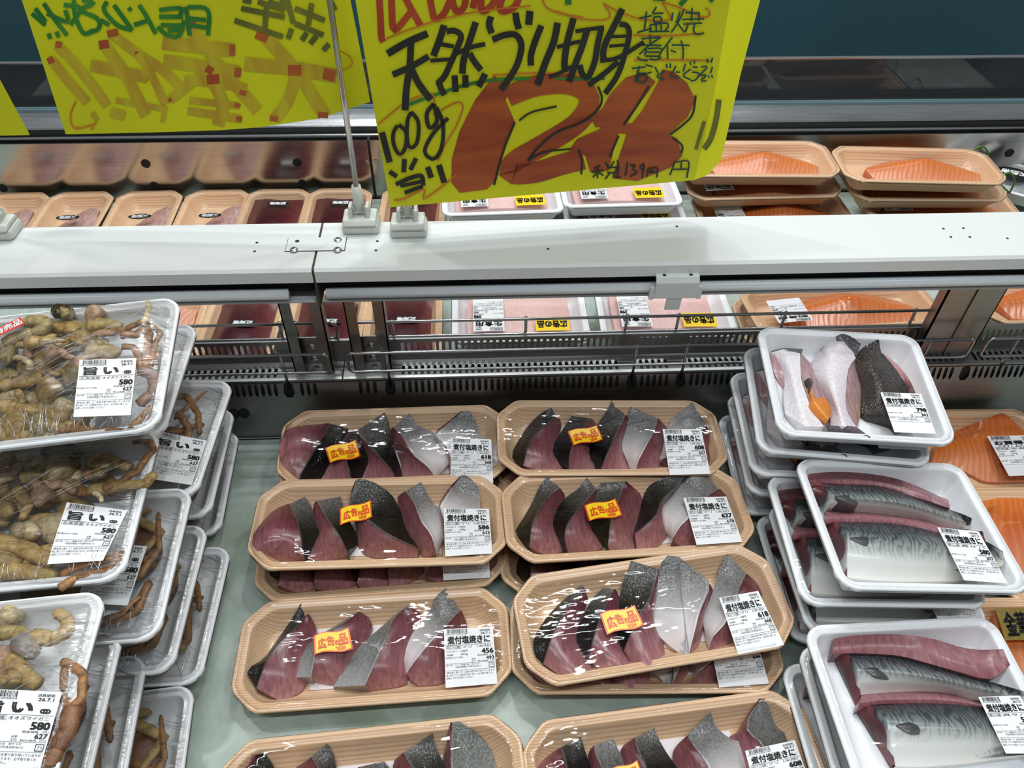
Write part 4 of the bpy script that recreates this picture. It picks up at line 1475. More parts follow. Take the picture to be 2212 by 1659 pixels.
        g2 += max(0, (g - g2).max())

        def f(uv, off):
            uv = np.asarray(uv, float)
            u, v = np.clip(uv[:, 0], 0, 1), np.clip(uv[:, 1], 0, 1)
            U, Vv_ = uv[:, :1], uv[:, 1:2]
            xy = (TL * (1 - U) + TR * U) * (1 - Vv_) + (BL * (1 - U) + BR * U) * Vv_
            a, b = u * (n - 1), v * (n - 1)
            i0, j0 = np.minimum(a.astype(int), n - 2), np.minimum(b.astype(int), n - 2)
            fa, fb_ = a - i0, b - j0
            z = (g2[j0, i0] * (1 - fa) + g2[j0, i0 + 1] * fa) * (1 - fb_) + (g2[j0 + 1, i0] * (1 - fa) + g2[j0 + 1, i0 + 1] * fa) * fb_
            return np.column_stack([xy, z + off])
        return f

    def label(s, corners, kind, price='', tax='', wt='', date='26.7.1'):
        f = s.on_film(corners)
        n = 7
        uv = [(i / (n - 1), j / (n - 1)) for j in range(n) for i in range(n)]
        F = [(j * n + i, (j + 1) * n + i, (j + 1) * n + i + 1, j * n + i + 1) for j in range(n - 1) for i in range(n - 1)]
        lab = mesh_obj('price_label', f(uv, .0004), F, M['paper'], s.root, True)
        V, FF = label_ink(kind, price, tax, wt, date)
        mesh_obj('print', f(V, .0007), FF, M['ink'], lab)
        if price:
            lab['label'] = 'white price label printed ' + price
        return lab

    def flag(s, corners):
        f = s.on_film(corners)
        t = np.linspace(0, 1, 13)
        wav = lambda x: .07 * np.sin(x * 6.0 + .2)

        def ring(e):
            top = [(e + (1 - 2 * e) * x, e * 1.15 - wav(x)) for x in t]
            bot = [(e + (1 - 2 * e) * x, 1 - e * 1.15 - wav(x)) for x in t[::-1]]
            return top + bot
        n = len(t)
        F = [(i, 2 * n - 1 - i, 2 * n - 2 - i, i + 1) for i in range(n - 1)]
        st_ = mesh_obj('promo_sticker', f(ring(0), .0006), F, M['stick_r'], s.root)
        st_['label'] = 'yellow flag-shaped advert sticker with red edge'
        mesh_obj('sticker_face', f(ring(.045), .0009), F, M['stick_y'], st_)
        ik = Ink()
        for tx, x0, y0, x1, y1 in (('広', .10, .30, .34, .84), ('告', .35, .24, .56, .72), ('の', .56, .44, .66, .70), ('品', .66, .16, .92, .72)):
            ik.text(tx, x0, y0, x1, y1, .05)
        V = np.array(ik.V)
        V[:, 1] -= wav(V[:, 0])
        mesh_obj('sticker_print', f(V, .0012), ik.F, M['stick_r'], st_)
        sw = [(.56, .80), (.66, .77), (.80, .79), (.80, .84), (.68, .83), (.60, .86), (.66, .90), (.80, .88)]
        v2, f2 = ribbon([(x, y - wav(x)) for x, y in sw], .035)
        mesh_obj('sticker_swoosh', f(v2, .0012), f2, M['stick_r'], st_)
        return st_

    def patch(s, name, corners, mat, txt=None, tmat=None, box=(.1, .15, .9, .85), bold=.03, shape=None):
        f = s.on_film(corners)
        if shape == 'oval':
            uv = [(.5 + .5 * math.cos(a), .5 + .5 * math.sin(a)) for a in np.linspace(0, 2 * math.pi, 25)[:-1]]
            F = [tuple(range(24))]
        else:
            n = 5
            uv = [(i / (n - 1), j / (n - 1)) for j in range(n) for i in range(n)]
            F = [(j * n + i, (j + 1) * n + i, (j + 1) * n + i + 1, j * n + i + 1) for j in range(n - 1) for i in range(n - 1)]
        st_ = mesh_obj(name, f(uv, .0016), F, mat, s.root)
        if txt:
            ik = Ink()
            ik.text(txt, *box, bold)
            mesh_obj('print', f(np.array(ik.V), .0021), ik.F, tmat or M['ink'], st_)
        return st_


def resample_closed(P, m):
    P = np.vstack([P, P[:1]])
    s = np.r_[0, np.cumsum(np.linalg.norm(np.diff(P, axis=0), axis=1))]
    q = np.linspace(0, s[-1], m, endpoint=False)
    return np.stack([np.interp(q, s, P[:, k]) for k in range(2)], -1)


def crop(ox, oy, k):
    return lambda L: [(ox + x / k, oy + y / k) for x, y in L]


c1 = crop(500, 850, 3.687)
c2 = crop(1050, 840, 3.687)
c3 = crop(460, 1209, 3.3515)
c4 = crop(1080, 1170, 3.392)
c5 = crop(1550, 950, 3.3187)
c6 = crop(1550, 1230, 3.3414)
c7 = crop(1900, 850, 7.09)
c8 = crop(1540, 560, 3.2917)
ca = crop(0, 580, 3.16)
cb = crop(0, 1050, 2.7243)
cc_ = crop(0, 640, 4.74)

OA, OB, OC, ORIM = .135, .0585, .024, .028
# skin colourings from the tip down: dorsal black, grey flank, belly white
SK = dict(
    k=[(.030, .031, .030), (.008, .009, .008), (.003, .0035, .0035), (.003, .003, .003)],
    gk=[(.13, .125, .12), (.055, .055, .05), (.006, .007, .006), (.003, .003, .003), (.003, .003, .003)],
    g=[(.20, .20, .20), (.14, .14, .135), (.12, .12, .11), (.16, .16, .16)],
    s=[(.14, .15, .135), (.17, .18, .17), (.24, .25, .24), (.36, .37, .37)],
    gw=[(.17, .165, .165), (.20, .195, .195), (.45, .43, .43), (.80, .75, .755), (.84, .79, .79)],
    w=[(.22, .215, .215), (.34, .33, .33), (.72, .68, .68), (.82, .77, .78)])


def yslice(p, cr, S, R, F, k, hr=.029, hs=.013, hf=.007):
    hR = np.array([.62, .9, 1, .95, .72]) * hr
    hS = np.array([.018, hs + .004, hs, hs - .002, .009])
    hF = np.array([.016, .012, hf, hf, .007])
    mid, pale = (.24, .085, .098), (.44, .22, .225)
    fl = p.loft('fish_slice', [cr(R), cr(F)], [hR, hF],
                [[(.07, .009, .014), (.11, .022, .03), (.17, .05, .06), (.24, .09, .10)], [(.10, .018, .026), mid, (.34, .145, .155), pale]],
                M['flesh'], 13, 6, .005)
    sc = SK[k]
    edge = [tuple(np.array(c) * .7 + .09) for c in sc]
    p.loft('skin', [cr(S), [tuple(np.array(a) * .1 + np.array(b) * .9) for a, b in zip(resample(cr(S), 9), resample(cr(R), 9))], cr(R)],
           [hS, hS * .12 + hR * .88, hR], [sc, sc, edge], M['scale'], 13, 4, .002, parent=fl, lift=.0006)


def ypack(pose, label, group='yellowtail packs in the two middle columns'):
    return Pack('yellowtail_pack', pose, 'oct', OA, OB, OC, ORIM, label, 'fish pack', group)


def pad(p, x0, x1, y0, y1):
    mesh_obj('absorbent_pad', [(x0, y0, .0046), (x1, y0, .0046), (x1, y1, .0046), (x0, y1, .0046)], [(0, 1, 2, 3)], M['pad'], p.root)


Y = {}
Y['L1'] = ypack(([-0.0983, 0.6027, 0.047], [2.4, .4, 2.0]), 'yellowtail pack priced 618 at the back of the left column, against the steel divider')
Y['L1u'] = ypack(([-0.102, 0.590, 0.0155], [1.0, 0, 0]), 'yellowtail pack hidden under the back left 618 pack')
Y['L2'] = ypack(([-0.1079, 0.4901, 0.0535], [0.4, -1.3, 1.3]), 'yellowtail pack priced 586, second from the divider in the left column')
Y['L2u'] = ypack(([-0.1085, 0.4807, 0.0165], [2.6, 0, 0]), 'yellowtail pack half hidden under the pack priced 586')
Y['L3'] = ypack(([-0.1085, 0.365, 0.0165], [1.8, 0, 0]), 'yellowtail pack priced 456 with only four slices')
Y['L4'] = ypack(([-0.1006, 0.2283, 0.0168], [3.6, 0, 0]), 'yellowtail pack cut off at the bottom edge, left of centre')
Y['R1'] = ypack(([0.1561, 0.5994, 0.0535], [-0.6, 0.5, 1.6]), 'yellowtail pack priced 608 at the back of the right column')
Y['R1u'] = ypack(([0.156, 0.600, 0.0165], [-1.5, 0, 0]), 'yellowtail pack hidden under the pack priced 608')
Y['R2'] = ypack(([0.1589, 0.4925, 0.0520], [2.4, -1.3, 1.1]), 'yellowtail pack priced 627, second from the divider in the right column')
Y['R2u'] = ypack(([0.153, 0.4765, 0.0160], [3.0, 0, 0]), 'yellowtail pack peeping out under the pack priced 627')
Y['R3'] = ypack(([0.1669, 0.3744, 0.0500], [6.9, 0.9, -0.7]), 'tilted yellowtail pack priced 618 with a broad pale slice, right column')
Y['R3u'] = ypack(([0.1611, 0.3648, 0.0150], [-2.1, 0, 0]), 'yellowtail pack with tax price 644 half hidden under the tilted pack')
Y['R4'] = ypack(([0.169, 0.2369, 0.0172], [5.0, 0, 0]), 'yellowtail pack cut off at the bottom edge, right of centre')

DATA = {
    'L1': (c1, [
        ([(930, 280), (870, 350), (840, 440), (830, 530), (720, 660)], [(780, 238), (720, 350), (640, 480), (560, 620), (530, 690)], [(740, 240), (500, 265), (410, 320), (375, 500), (430, 600), (510, 680)], 'k'),
        ([(1000, 310), (1040, 400), (1085, 540), (1030, 680)], [(960, 290), (905, 380), (900, 500), (930, 600), (955, 690)], [(930, 300), (860, 420), (830, 530), (720, 600), (720, 690)], 'k'),
        ([(1220, 150), (1260, 260), (1290, 420), (1350, 600), (1360, 700)], [(990, 300), (1060, 380), (1170, 500), (1280, 620), (1310, 700)], [(985, 310), (1030, 420), (1080, 540), (1040, 620), (1035, 700)], 'gk'),
        ([(1420, 155), (1480, 250), (1640, 330), (1735, 480), (1730, 560), (1640, 650)], [(1290, 270), (1350, 330), (1440, 480), (1560, 580), (1610, 650)], [(1275, 275), (1260, 320), (1300, 420), (1350, 560), (1360, 690)], 'gw'),
        ([(1900, 140), (1960, 260), (2000, 350), (2110, 420), (2130, 520), (2060, 640)], [(1830, 140), (1740, 230), (1625, 330), (1700, 400), (1740, 500)], [(1825, 145), (1730, 235), (1620, 335), (1700, 430), (1740, 660)], 'gw')]),
    'L2': (c1, [
        ([(585, 822), (640, 905), (690, 1050), (742, 1160), (700, 1220), (600, 1300)], [(460, 880), (510, 990), (540, 1110), (560, 1230), (585, 1305)], [(440, 885), (330, 935), (165, 1140), (215, 1260), (400, 1338), (560, 1325)], 'gk'),
        ([(870, 820), (900, 930), (960, 1050), (1005, 1130), (1000, 1190), (940, 1275)], [(680, 855), (740, 970), (840, 1110), (900, 1220), (935, 1280)], [(660, 870), (640, 1000), (690, 1150), (580, 1300), (740, 1325), (930, 1300)], 'gk'),
        ([(1010, 680), (1120, 700), (1270, 800), (1340, 930), (1400, 1100), (1495, 1225)], [(990, 690), (950, 830), (930, 900), (1090, 1020), (1250, 1130), (1490, 1230)], [(985, 700), (940, 850), (990, 1050), (1000, 1200), (1110, 1300), (1480, 1305)], 'gk'),
        ([(1510, 705), (1560, 800), (1620, 890), (1690, 930), (1700, 1100), (1640, 1275)], [(1385, 780), (1450, 870), (1510, 1020), (1590, 1130), (1635, 1280)], [(1370, 785), (1320, 840), (1370, 1000), (1400, 1130), (1520, 1290), (1630, 1295)], 'gw'),
        ([(1860, 648), (1930, 700), (1980, 800), (1980, 920), (1990, 1100), (1900, 1290)], [(1830, 655), (1740, 770), (1680, 860), (1660, 900), (1690, 1000)], [(1820, 660), (1720, 780), (1650, 900), (1660, 1000), (1700, 1280)], 'gw')]),
    'L3': (c3, [
        ([(635, 315), (570, 430), (450, 600), (360, 720), (250, 790), (265, 850), (310, 930)], [(665, 410), (590, 510), (480, 600), (400, 720), (350, 830), (315, 930)], [(690, 390), (745, 480), (740, 560), (700, 680), (690, 800), (680, 900), (600, 980), (480, 1020)], 'k'),
        ([(1050, 375), (900, 470), (740, 570), (600, 720), (510, 855)], [(1055, 380), (960, 450), (800, 560), (750, 650), (730, 750), (710, 850)], [(1070, 380), (1150, 440), (1140, 520), (1080, 640), (1020, 780), (900, 900), (720, 880)], 's'),
        ([(1410, 335), (1330, 390), (1180, 520), (1050, 640), (960, 780), (870, 920)], [(1412, 340), (1310, 430), (1260, 560), (1200, 690), (1150, 800), (1100, 910)], [(1430, 345), (1500, 380), (1525, 410), (1450, 590), (1410, 760), (1400, 900), (1090, 955)], 's'),
        ([(1690, 205), (1610, 270), (1560, 390), (1440, 520), (1380, 640), (1385, 800), (1400, 830)], [(1790, 370), (1740, 420), (1650, 520), (1540, 640), (1450, 750), (1400, 825)], [(1800, 370), (1840, 470), (1840, 600), (1700, 700), (1690, 880), (1490, 915)], 'gw')]),
    'L4': (c3, [
        ([(380, 1405), (430, 1480), (460, 1560), (500, 1700)], [(355, 1405), (300, 1470), (250, 1560), (230, 1700)], [(330, 1410), (285, 1415), (250, 1500), (100, 1600), (150, 1720)], 'k'),
        ([(830, 1330), (870, 1400), (890, 1500), (940, 1600), (960, 1720)], [(710, 1430), (760, 1510), (800, 1600), (850, 1720)], [(700, 1440), (640, 1480), (600, 1510), (620, 1600), (700, 1720)], 'gk'),
        ([(1240, 1460), (1275, 1500), (1320, 1600), (1350, 1720)], [(1060, 1500), (1100, 1560), (1150, 1620), (1200, 1720)], [(1050, 1505), (1000, 1560), (1000, 1640), (1050, 1720)], 'gk'),
        ([(1590, 1255), (1610, 1340), (1660, 1450), (1720, 1560), (1800, 1700)], [(1380, 1400), (1420, 1480), (1500, 1580), (1560, 1720)], [(1375, 1400), (1310, 1460), (1310, 1560), (1380, 1720)], 'gk'),
        ([(1780, 1170), (1880, 1230), (1980, 1320), (2040, 1440), (2060, 1600), (2000, 1700)], [(1730, 1180), (1725, 1350), (1720, 1450), (1740, 1600), (1780, 1700)], [(1720, 1175), (1700, 1250), (1690, 1340), (1660, 1450), (1680, 1700)], 's')]),
    'R1': (c2, [
        ([(520, 150), (430, 200), (330, 300), (215, 490), (215, 560), (290, 610)], [(560, 230), (440, 320), (350, 440), (310, 560), (295, 610)], [(590, 240), (600, 300), (570, 430), (570, 540), (640, 650), (480, 675)], 'k'),
        ([(680, 215), (640, 280), (560, 400), (505, 500), (520, 550), (655, 660)], [(835, 235), (760, 340), (700, 440), (665, 560), (660, 665)], [(845, 240), (890, 300), (880, 400), (840, 480), (840, 580), (890, 660)], 'k'),
        ([(1000, 90), (960, 180), (890, 280), (820, 450), (850, 560), (890, 650)], [(1110, 210), (1060, 320), (1010, 430), (960, 540), (910, 650)], [(1125, 215), (1135, 300), (1100, 430), (1110, 540), (1130, 650)], 'gk'),
        ([(1150, 140), (1130, 250), (1080, 400), (1070, 450), (1120, 560), (1150, 640)], [(1370, 235), (1340, 340), (1280, 450), (1220, 560), (1195, 640)], [(1380, 240), (1440, 310), (1445, 400), (1400, 540), (1450, 640)], 'gw'),
        ([(1640, 110), (1530, 190), (1470, 260), (1440, 340), (1400, 500), (1380, 555)], [(1755, 290), (1720, 330), (1600, 420), (1480, 520), (1390, 560)], [(1760, 300), (1780, 370), (1770, 450), (1760, 620), (1450, 640)], 'w')]),
    'R2': (c2, [
        ([(490, 690), (430, 770), (370, 900), (290, 1040), (235, 1120), (250, 1180), (335, 1265)], [(590, 790), (510, 850), (430, 960), (370, 1090), (345, 1260)], [(630, 850), (590, 920), (560, 1040), (580, 1170), (640, 1280), (480, 1325)], 'gk'),
        ([(800, 705), (740, 790), (630, 870), (490, 1040), (520, 1110), (560, 1190)], [(880, 800), (810, 880), (720, 990), (650, 1090), (630, 1200), (650, 1290)], [(890, 805), (880, 900), (840, 1040), (850, 1130), (930, 1270), (690, 1312)], 'gk'),
        ([(910, 750), (880, 830), (860, 900), (800, 1020), (830, 1130), (960, 1260)], [(1110, 735), (1070, 860), (1020, 980), (990, 1110), (970, 1250)], [(1125, 745), (1190, 800), (1250, 870), (1230, 1000), (1200, 1120), (1180, 1290), (1000, 1315)], 'gk'),
        ([(1540, 660), (1400, 720), (1300, 770), (1240, 890), (1210, 1040), (1175, 1140)], [(1610, 670), (1520, 780), (1400, 900), (1360, 1010), (1240, 1110), (1185, 1150)], [(1600, 700), (1480, 850), (1400, 960), (1410, 1090), (1440, 1180), (1330, 1270), (1200, 1290)], 'gk'),
        ([(1700, 610), (1620, 700), (1510, 780), (1370, 930), (1365, 980), (1420, 1120), (1480, 1180)], [(1850, 800), (1750, 870), (1650, 1000), (1560, 1080), (1490, 1185)], [(1870, 800), (1930, 880), (1940, 1000), (1900, 1150), (1660, 1240), (1550, 1255)], 'gw')]),
    'R3': (c4, [
        ([(600, 315), (530, 370), (400, 490), (310, 600), (240, 740), (260, 850), (310, 890)], [(608, 330), (590, 415), (500, 480), (430, 600), (370, 740), (315, 895)], [(625, 350), (645, 430), (600, 560), (580, 720), (620, 820), (680, 910), (650, 1000), (480, 1010)], 'gk'),
        ([(760, 335), (690, 400), (640, 480), (570, 620), (525, 740), (640, 850)], [(835, 350), (790, 440), (740, 560), (700, 680), (665, 800), (655, 860)], [(850, 350), (880, 400), (870, 500), (860, 640), (900, 780), (980, 930), (740, 955)], 'gk'),
        ([(960, 140), (930, 230), (890, 330), (870, 450), (870, 640), (860, 720), (900, 790)], [(1160, 200), (1130, 330), (1090, 450), (1000, 560), (960, 680), (905, 795)], [(1165, 215), (1150, 400), (1130, 600), (1200, 750), (1200, 860), (1110, 945), (970, 900)], 'gk'),
        ([(1230, 100), (1180, 160), (1150, 280), (1120, 420), (1095, 600), (1240, 760), (1370, 850)], [(1310, 110), (1430, 210), (1540, 310), (1470, 500), (1430, 650), (1380, 840)], [(1545, 320), (1565, 350), (1540, 450), (1490, 570), (1480, 700), (1440, 780), (1385, 848)], 'gw'),
        ([(1665, 85), (1620, 170), (1580, 300), (1530, 450), (1485, 560), (1500, 650), (1530, 790)], [(1805, 235), (1760, 330), (1720, 440), (1650, 600), (1560, 700), (1530, 790)], [(1815, 240), (1890, 310), (1920, 430), (1800, 600), (1720, 700), (1690, 760), (1590, 800)], 'gw')]),
    'R4': (c4, [
        ([(595, 1430), (620, 1520), (660, 1640), (690, 1800)], [(440, 1510), (470, 1580), (490, 1700), (500, 1800)], [(430, 1515), (340, 1580), (270, 1659), (250, 1800)], 'k'),
        ([(830, 1440), (870, 1530), (910, 1620), (940, 1800)], [(690, 1495), (700, 1560), (740, 1659), (760, 1800)], [(680, 1500), (650, 1540), (650, 1600), (670, 1800)], 'g'),
        ([(1135, 1365), (1160, 1440), (1230, 1560), (1300, 1659), (1340, 1800)], [(985, 1440), (1010, 1540), (1050, 1620), (1090, 1800)], [(975, 1445), (890, 1510), (890, 1600), (930, 1800)], 'gk'),
        ([(1545, 1250), (1580, 1350), (1680, 1440), (1790, 1500), (1800, 1800)], [(1370, 1420), (1420, 1500), (1520, 1640), (1560, 1800)], [(1360, 1430), (1290, 1500), (1265, 1580), (1300, 1800)], 'gw'),
        ([(1940, 1150), (1980, 1230), (2020, 1350), (2100, 1430), (2120, 1700)], [(1910, 1150), (1820, 1290), (1810, 1390), (1870, 1440), (1930, 1510), (1980, 1700)], [(1900, 1150), (1800, 1290), (1740, 1390), (1680, 1450), (1760, 1650)], 'g')]),
}
for k, (cr, sl_) in DATA.items():
    p = Y[k]
    pad(p, -.065, .065, -.03, .034)
    for S_, R_, F_, kk in sl_:
        if k in ('L4', 'R4'):      # these two run on below the frame
            S_, R_, F_ = (L + [(L[-1][0] + (L[-1][0] - L[-2][0]) * .4, L[-1][1] + 110)] for L in (S_, R_, F_))
        yslice(p, cr, S_, R_, F_, kk)
    p.wrap()


def clone_contents(src, dst, skip=('tray', 'price_label', 'promo_sticker', 'wrap_film')):
    for ch in list(src.root.children):
        if ch.name.split('.')[0] in skip:
            continue
        c = ch.copy()
        COL.objects.link(c)
        c.parent = dst.root
        for g in ch.children:
            d = g.copy()
            COL.objects.link(d)
            d.parent = c
    dst.cont = src.cont
    dst.wrap()


for u, s_ in (('L1u', 'L3'), ('L2u', 'R2'), ('R1u', 'L2'), ('R2u', 'R1'), ('R3u', 'R3')):
    clone_contents(Y[s_], Y[u])

for k, cr, c, pr, tx, wt in (
        ('L1', c1, [(1745, 357), (2068, 368), (2085, 715), (1745, 705)], '618', '668', '483'),
        ('L2', c1, [(1690, 918), (2050, 920), (2078, 1280), (1702, 1300)], '586', '633', '458'),
        ('L2u', c1, [(1675, 1110), (2035, 1095), (2060, 1470), (1688, 1493)], '586', '633', '458'),
        ('L3', c3, [(1672, 505), (2025, 487), (2060, 900), (1685, 930)], '456', '493', '357'),
        ('R1', c2, [(1405, 325), (1712, 325), (1785, 680), (1460, 690)], '608', '657', '475'),
        ('R2', c2, [(1570, 872), (1912, 862), (2040, 1222), (1675, 1248)], '627', '678', '490'),
        ('R3', c4, [(1605, 415), (1890, 365), (2083, 758), (1742, 830)], '618', '668', '483'),
        ('R3u', c4, [(1520, 650), (1850, 620), (1970, 1040), (1605, 1072)], '596', '644', '466'),
        ('R4', c4, [(1795, 1535), (2160, 1455), (2300, 1850), (1900, 1930)], '608', '657', '475')):
    Y[k].label(cr(c), 'buri', pr, tx, wt)
for k, cr, c in (
        ('L1', c1, [(745, 440), (990, 370), (1028, 500), (785, 562)]), ('L2', c1, [(862, 925), (1112, 850), (1122, 985), (865, 1057)]),
        ('L3', c3, [(730, 555), (985, 492), (1015, 645), (735, 695)]), ('R1', c2, [(650, 345), (880, 290), (930, 405), (695, 460)]),
        ('R2', c2, [(780, 935), (1030, 875), (1085, 1010), (820, 1062)]), ('R3', c4, [(730, 535), (985, 465), (1055, 612), (785, 690)]),
        ('R4', c4, [(800, 1680), (1005, 1600), (1060, 1760), (860, 1830)])):
    Y[k].flag(cr(c))


# ------------------------------------------------------------------ flounder stack
DA, DB, WC, WRIM = .090, .0775, .019, .030
def wpack(name, pose, a, b, label, cat='fish pack', group=None, rim=WRIM):
    return Pack(name, pose, 'rect', a, b, WC, rim, label, cat, group)


gD = 'flounder packs stacked by the divider'
FL = [wpack('flounder_pack', ([0.3977, 0.5656, 0.1690], [-6.2, 4.0, 0.5]), DA, DB, 'white flounder pack priced 798 on top of its stack, orange roe showing', group=gD),
      wpack('flounder_pack', ([0.3896, 0.5697, 0.1335], [-8.1, 3.2, 0.6]), DA, DB, 'flounder pack second from the top of the stack', group=gD),
      wpack('flounder_pack', ([0.3865, 0.5735, 0.0960], [-4.5, 1.4, 0.2]), DA, DB, 'flounder pack third from the top of the stack', group=gD),
      wpack('flounder_pack', ([0.3920, 0.5752, 0.0580], [-4.6, 0.3, 0.0]), DA, DB, 'flounder pack fourth from the top of the stack', group=gD),
      wpack('flounder_pack', ([0.3905, 0.5780, 0.0190], [-3.5, 0, 0.0]), DA, DB, 'flounder pack at the bottom of the stack', group=gD)]
p = FL[0]
wh, wh2, pk = (.80, .77, .79), (.70, .65, .69), (.44, .27, .28)
a1 = p.loft('fish_piece', [c8([(408, 665), (440, 690), (490, 780), (510, 870), (505, 1000), (515, 1100)]), c8([(500, 640), (530, 740), (565, 850), (590, 980), (620, 1080), (660, 1190)]),
                           c8([(620, 670), (622, 760), (630, 860), (660, 950), (700, 1060), (790, 1190)])], [[.014, .012, .010], [.021, .024, .018], [.022, .024, .016]], [[wh2], [wh, wh], [wh]], M['mince'], 14, 4, label='white underside flounder piece with orange roe')
p.loft('cut_face', [c8([(622, 672), (624, 760), (634, 860), (664, 950), (704, 1060), (795, 1190)]), c8([(640, 680), (715, 765), (790, 880), (835, 1000), (848, 1070), (812, 1180)])], [[.022, .024, .016], [.012, .009, .007]],
       [[(.40, .27, .27)], [pk, (.34, .22, .24)]], M['flesh'], 14, 5, .002, parent=a1)
p.loft('cut_face', [c8([(408, 662), (412, 720), (430, 800), (465, 870), (492, 900)]), c8([(415, 660), (445, 690), (492, 780), (508, 850), (508, 900)])], [[.012, .008, .006], [.015, .013, .011]], [[pk], [(.42, .25, .25)]], M['flesh'], 10, 3, parent=a1)
p.loft('fin', [c8([(415, 652), (500, 632), (640, 638)]), c8([(412, 668), (500, 650), (632, 668)])], [[.014, .02, .021], [.015, .022, .022]], [[(.10, .10, .11)], [(.16, .16, .17)]], M['scale'], 10, 3, parent=a1)
p.loft('fin', [c8([(515, 1100), (600, 1150), (700, 1195), (840, 1200)]), c8([(512, 1112), (600, 1170), (700, 1218), (840, 1222)])], [[.010], [.006]], [[(.35, .33, .36)], [(.22, .2, .22)]], M['scale'], 10, 3, parent=a1)
p.loft('roe', [c8([(655, 915), (690, 990), (680, 1050), (740, 1120), (800, 1165)]), c8([(700, 930), (715, 1000), (740, 1040), (780, 1090), (820, 1140)]), c8([(690, 925), (735, 985), (790, 985), (835, 1040), (840, 1110)])],
       [[.019, .017, .014], [.024, .023, .019], [.018, .016, .012]], [[(.66, .20, .015)], [(.76, .28, .03)], [(.64, .19, .015)]], M['mince'], 12, 4, parent=a1, lift=.004)
p.loft('gut', [c8([(648, 870), (655, 900), (672, 928)]), c8([(672, 848), (690, 885), (690, 925)]), c8([(700, 845), (712, 880), (700, 910)])], [[.019], [.026], [.019]], [[(.01, .008, .008)]] * 3, M['mince'], 8, 4, parent=a1, lift=.004)
a2 = p.loft('fish_piece', [c8([(872, 558), (770, 630), (712, 720), (700, 800), (760, 920), (830, 1040), (835, 1180)]), c8([(885, 560), (860, 680), (830, 800), (850, 930), (890, 1060), (930, 1190)]),
                           c8([(905, 555), (1015, 690), (970, 760), (950, 880), (950, 1050), (980, 1130), (1020, 1190)])], [[.012, .012, .010], [.022, .026, .018], [.020, .024, .014]],
            [[(.62, .56, .62)], [wh], [(.70, .64, .70)]], M['mince'], 16, 4, label='white underside flounder piece')
p.loft('cut_face', [c8([(1012, 690), (972, 760), (953, 880), (952, 1050), (985, 1130), (1020, 1190)]), c8([(1042, 680), (1022, 730), (1032, 800), (1060, 900), (1056, 1050), (1032, 1190)])], [[.022, .024, .014], [.014, .010, .007]],
       [[(.42, .27, .28)], [(.36, .2, .2), (.38, .24, .23), (.60, .38, .22)]], M['flesh'], 14, 5, .002, parent=a2)
p.loft('fin', [c8([(878, 545), (930, 530), (1000, 560), (1052, 602)]), c8([(878, 562), (920, 580), (980, 640), (1020, 690)])], [[.020, .018, .014], [.019, .022, .021]], [[(.07, .065, .07)], [(.13, .12, .13)]], M['scale'], 12, 4, parent=a2)
p.loft('fin', [c8([(815, 1180), (900, 1185), (1010, 1190), (1085, 1240), (1118, 1262)]), c8([(840, 1215), (920, 1222), (1010, 1238), (1080, 1258), (1118, 1268)])], [[.014, .016, .024, .030], [.010, .012, .026, .031]], [[(.16, .14, .16)], [(.08, .07, .08)]], M['scale'], 12, 3, parent=a2)
a3 = p.loft('fish_piece', [c8([(1168, 570), (1040, 650), (1018, 760), (1060, 900), (1060, 1090), (1150, 1140), (1260, 1180)]), c8([(1175, 575), (1120, 720), (1160, 850), (1190, 980), (1230, 1080), (1330, 1190)]),
                           c8([(1182, 572), (1200, 670), (1290, 770), (1370, 890), (1410, 960), (1440, 1050), (1440, 1180)])], [[.024, .014, .009], [.026, .027, .018], [.022, .020, .012]],
            [[(.05, .036, .028), (.035, .024, .018)], [(.055, .045, .04), (.04, .03, .024)], [(.05, .05, .05), (.04, .035, .03)]], M['scale'], 16, 5, label='dark scaled topside flounder piece')
p.loft('cut_face', [c8([(1205, 670), (1292, 770), (1372, 890), (1412, 960)]), c8([(1212, 668), (1320, 755), (1400, 860), (1440, 950)])], [[.022, .020, .018], [.012, .008, .006]], [[(.45, .2, .2)], [(.48, .24, .23)]], M['flesh'], 10, 4, parent=a3)
p.wrap()
p.label(c8([(1190, 948), (1478, 958), (1585, 1242), (1290, 1232)]), 'karei', '798', '862')
for q in FL[1:]:
    clone_contents(p, q)
FL[1].label(c8([(1080, 1060), (1375, 1075), (1478, 1360), (1180, 1345)]), 'karei', '798', '862')
FL[2].label(c8([(1035, 1250), (1335, 1262), (1430, 1540), (1120, 1530)]), 'karei', '798', '862')

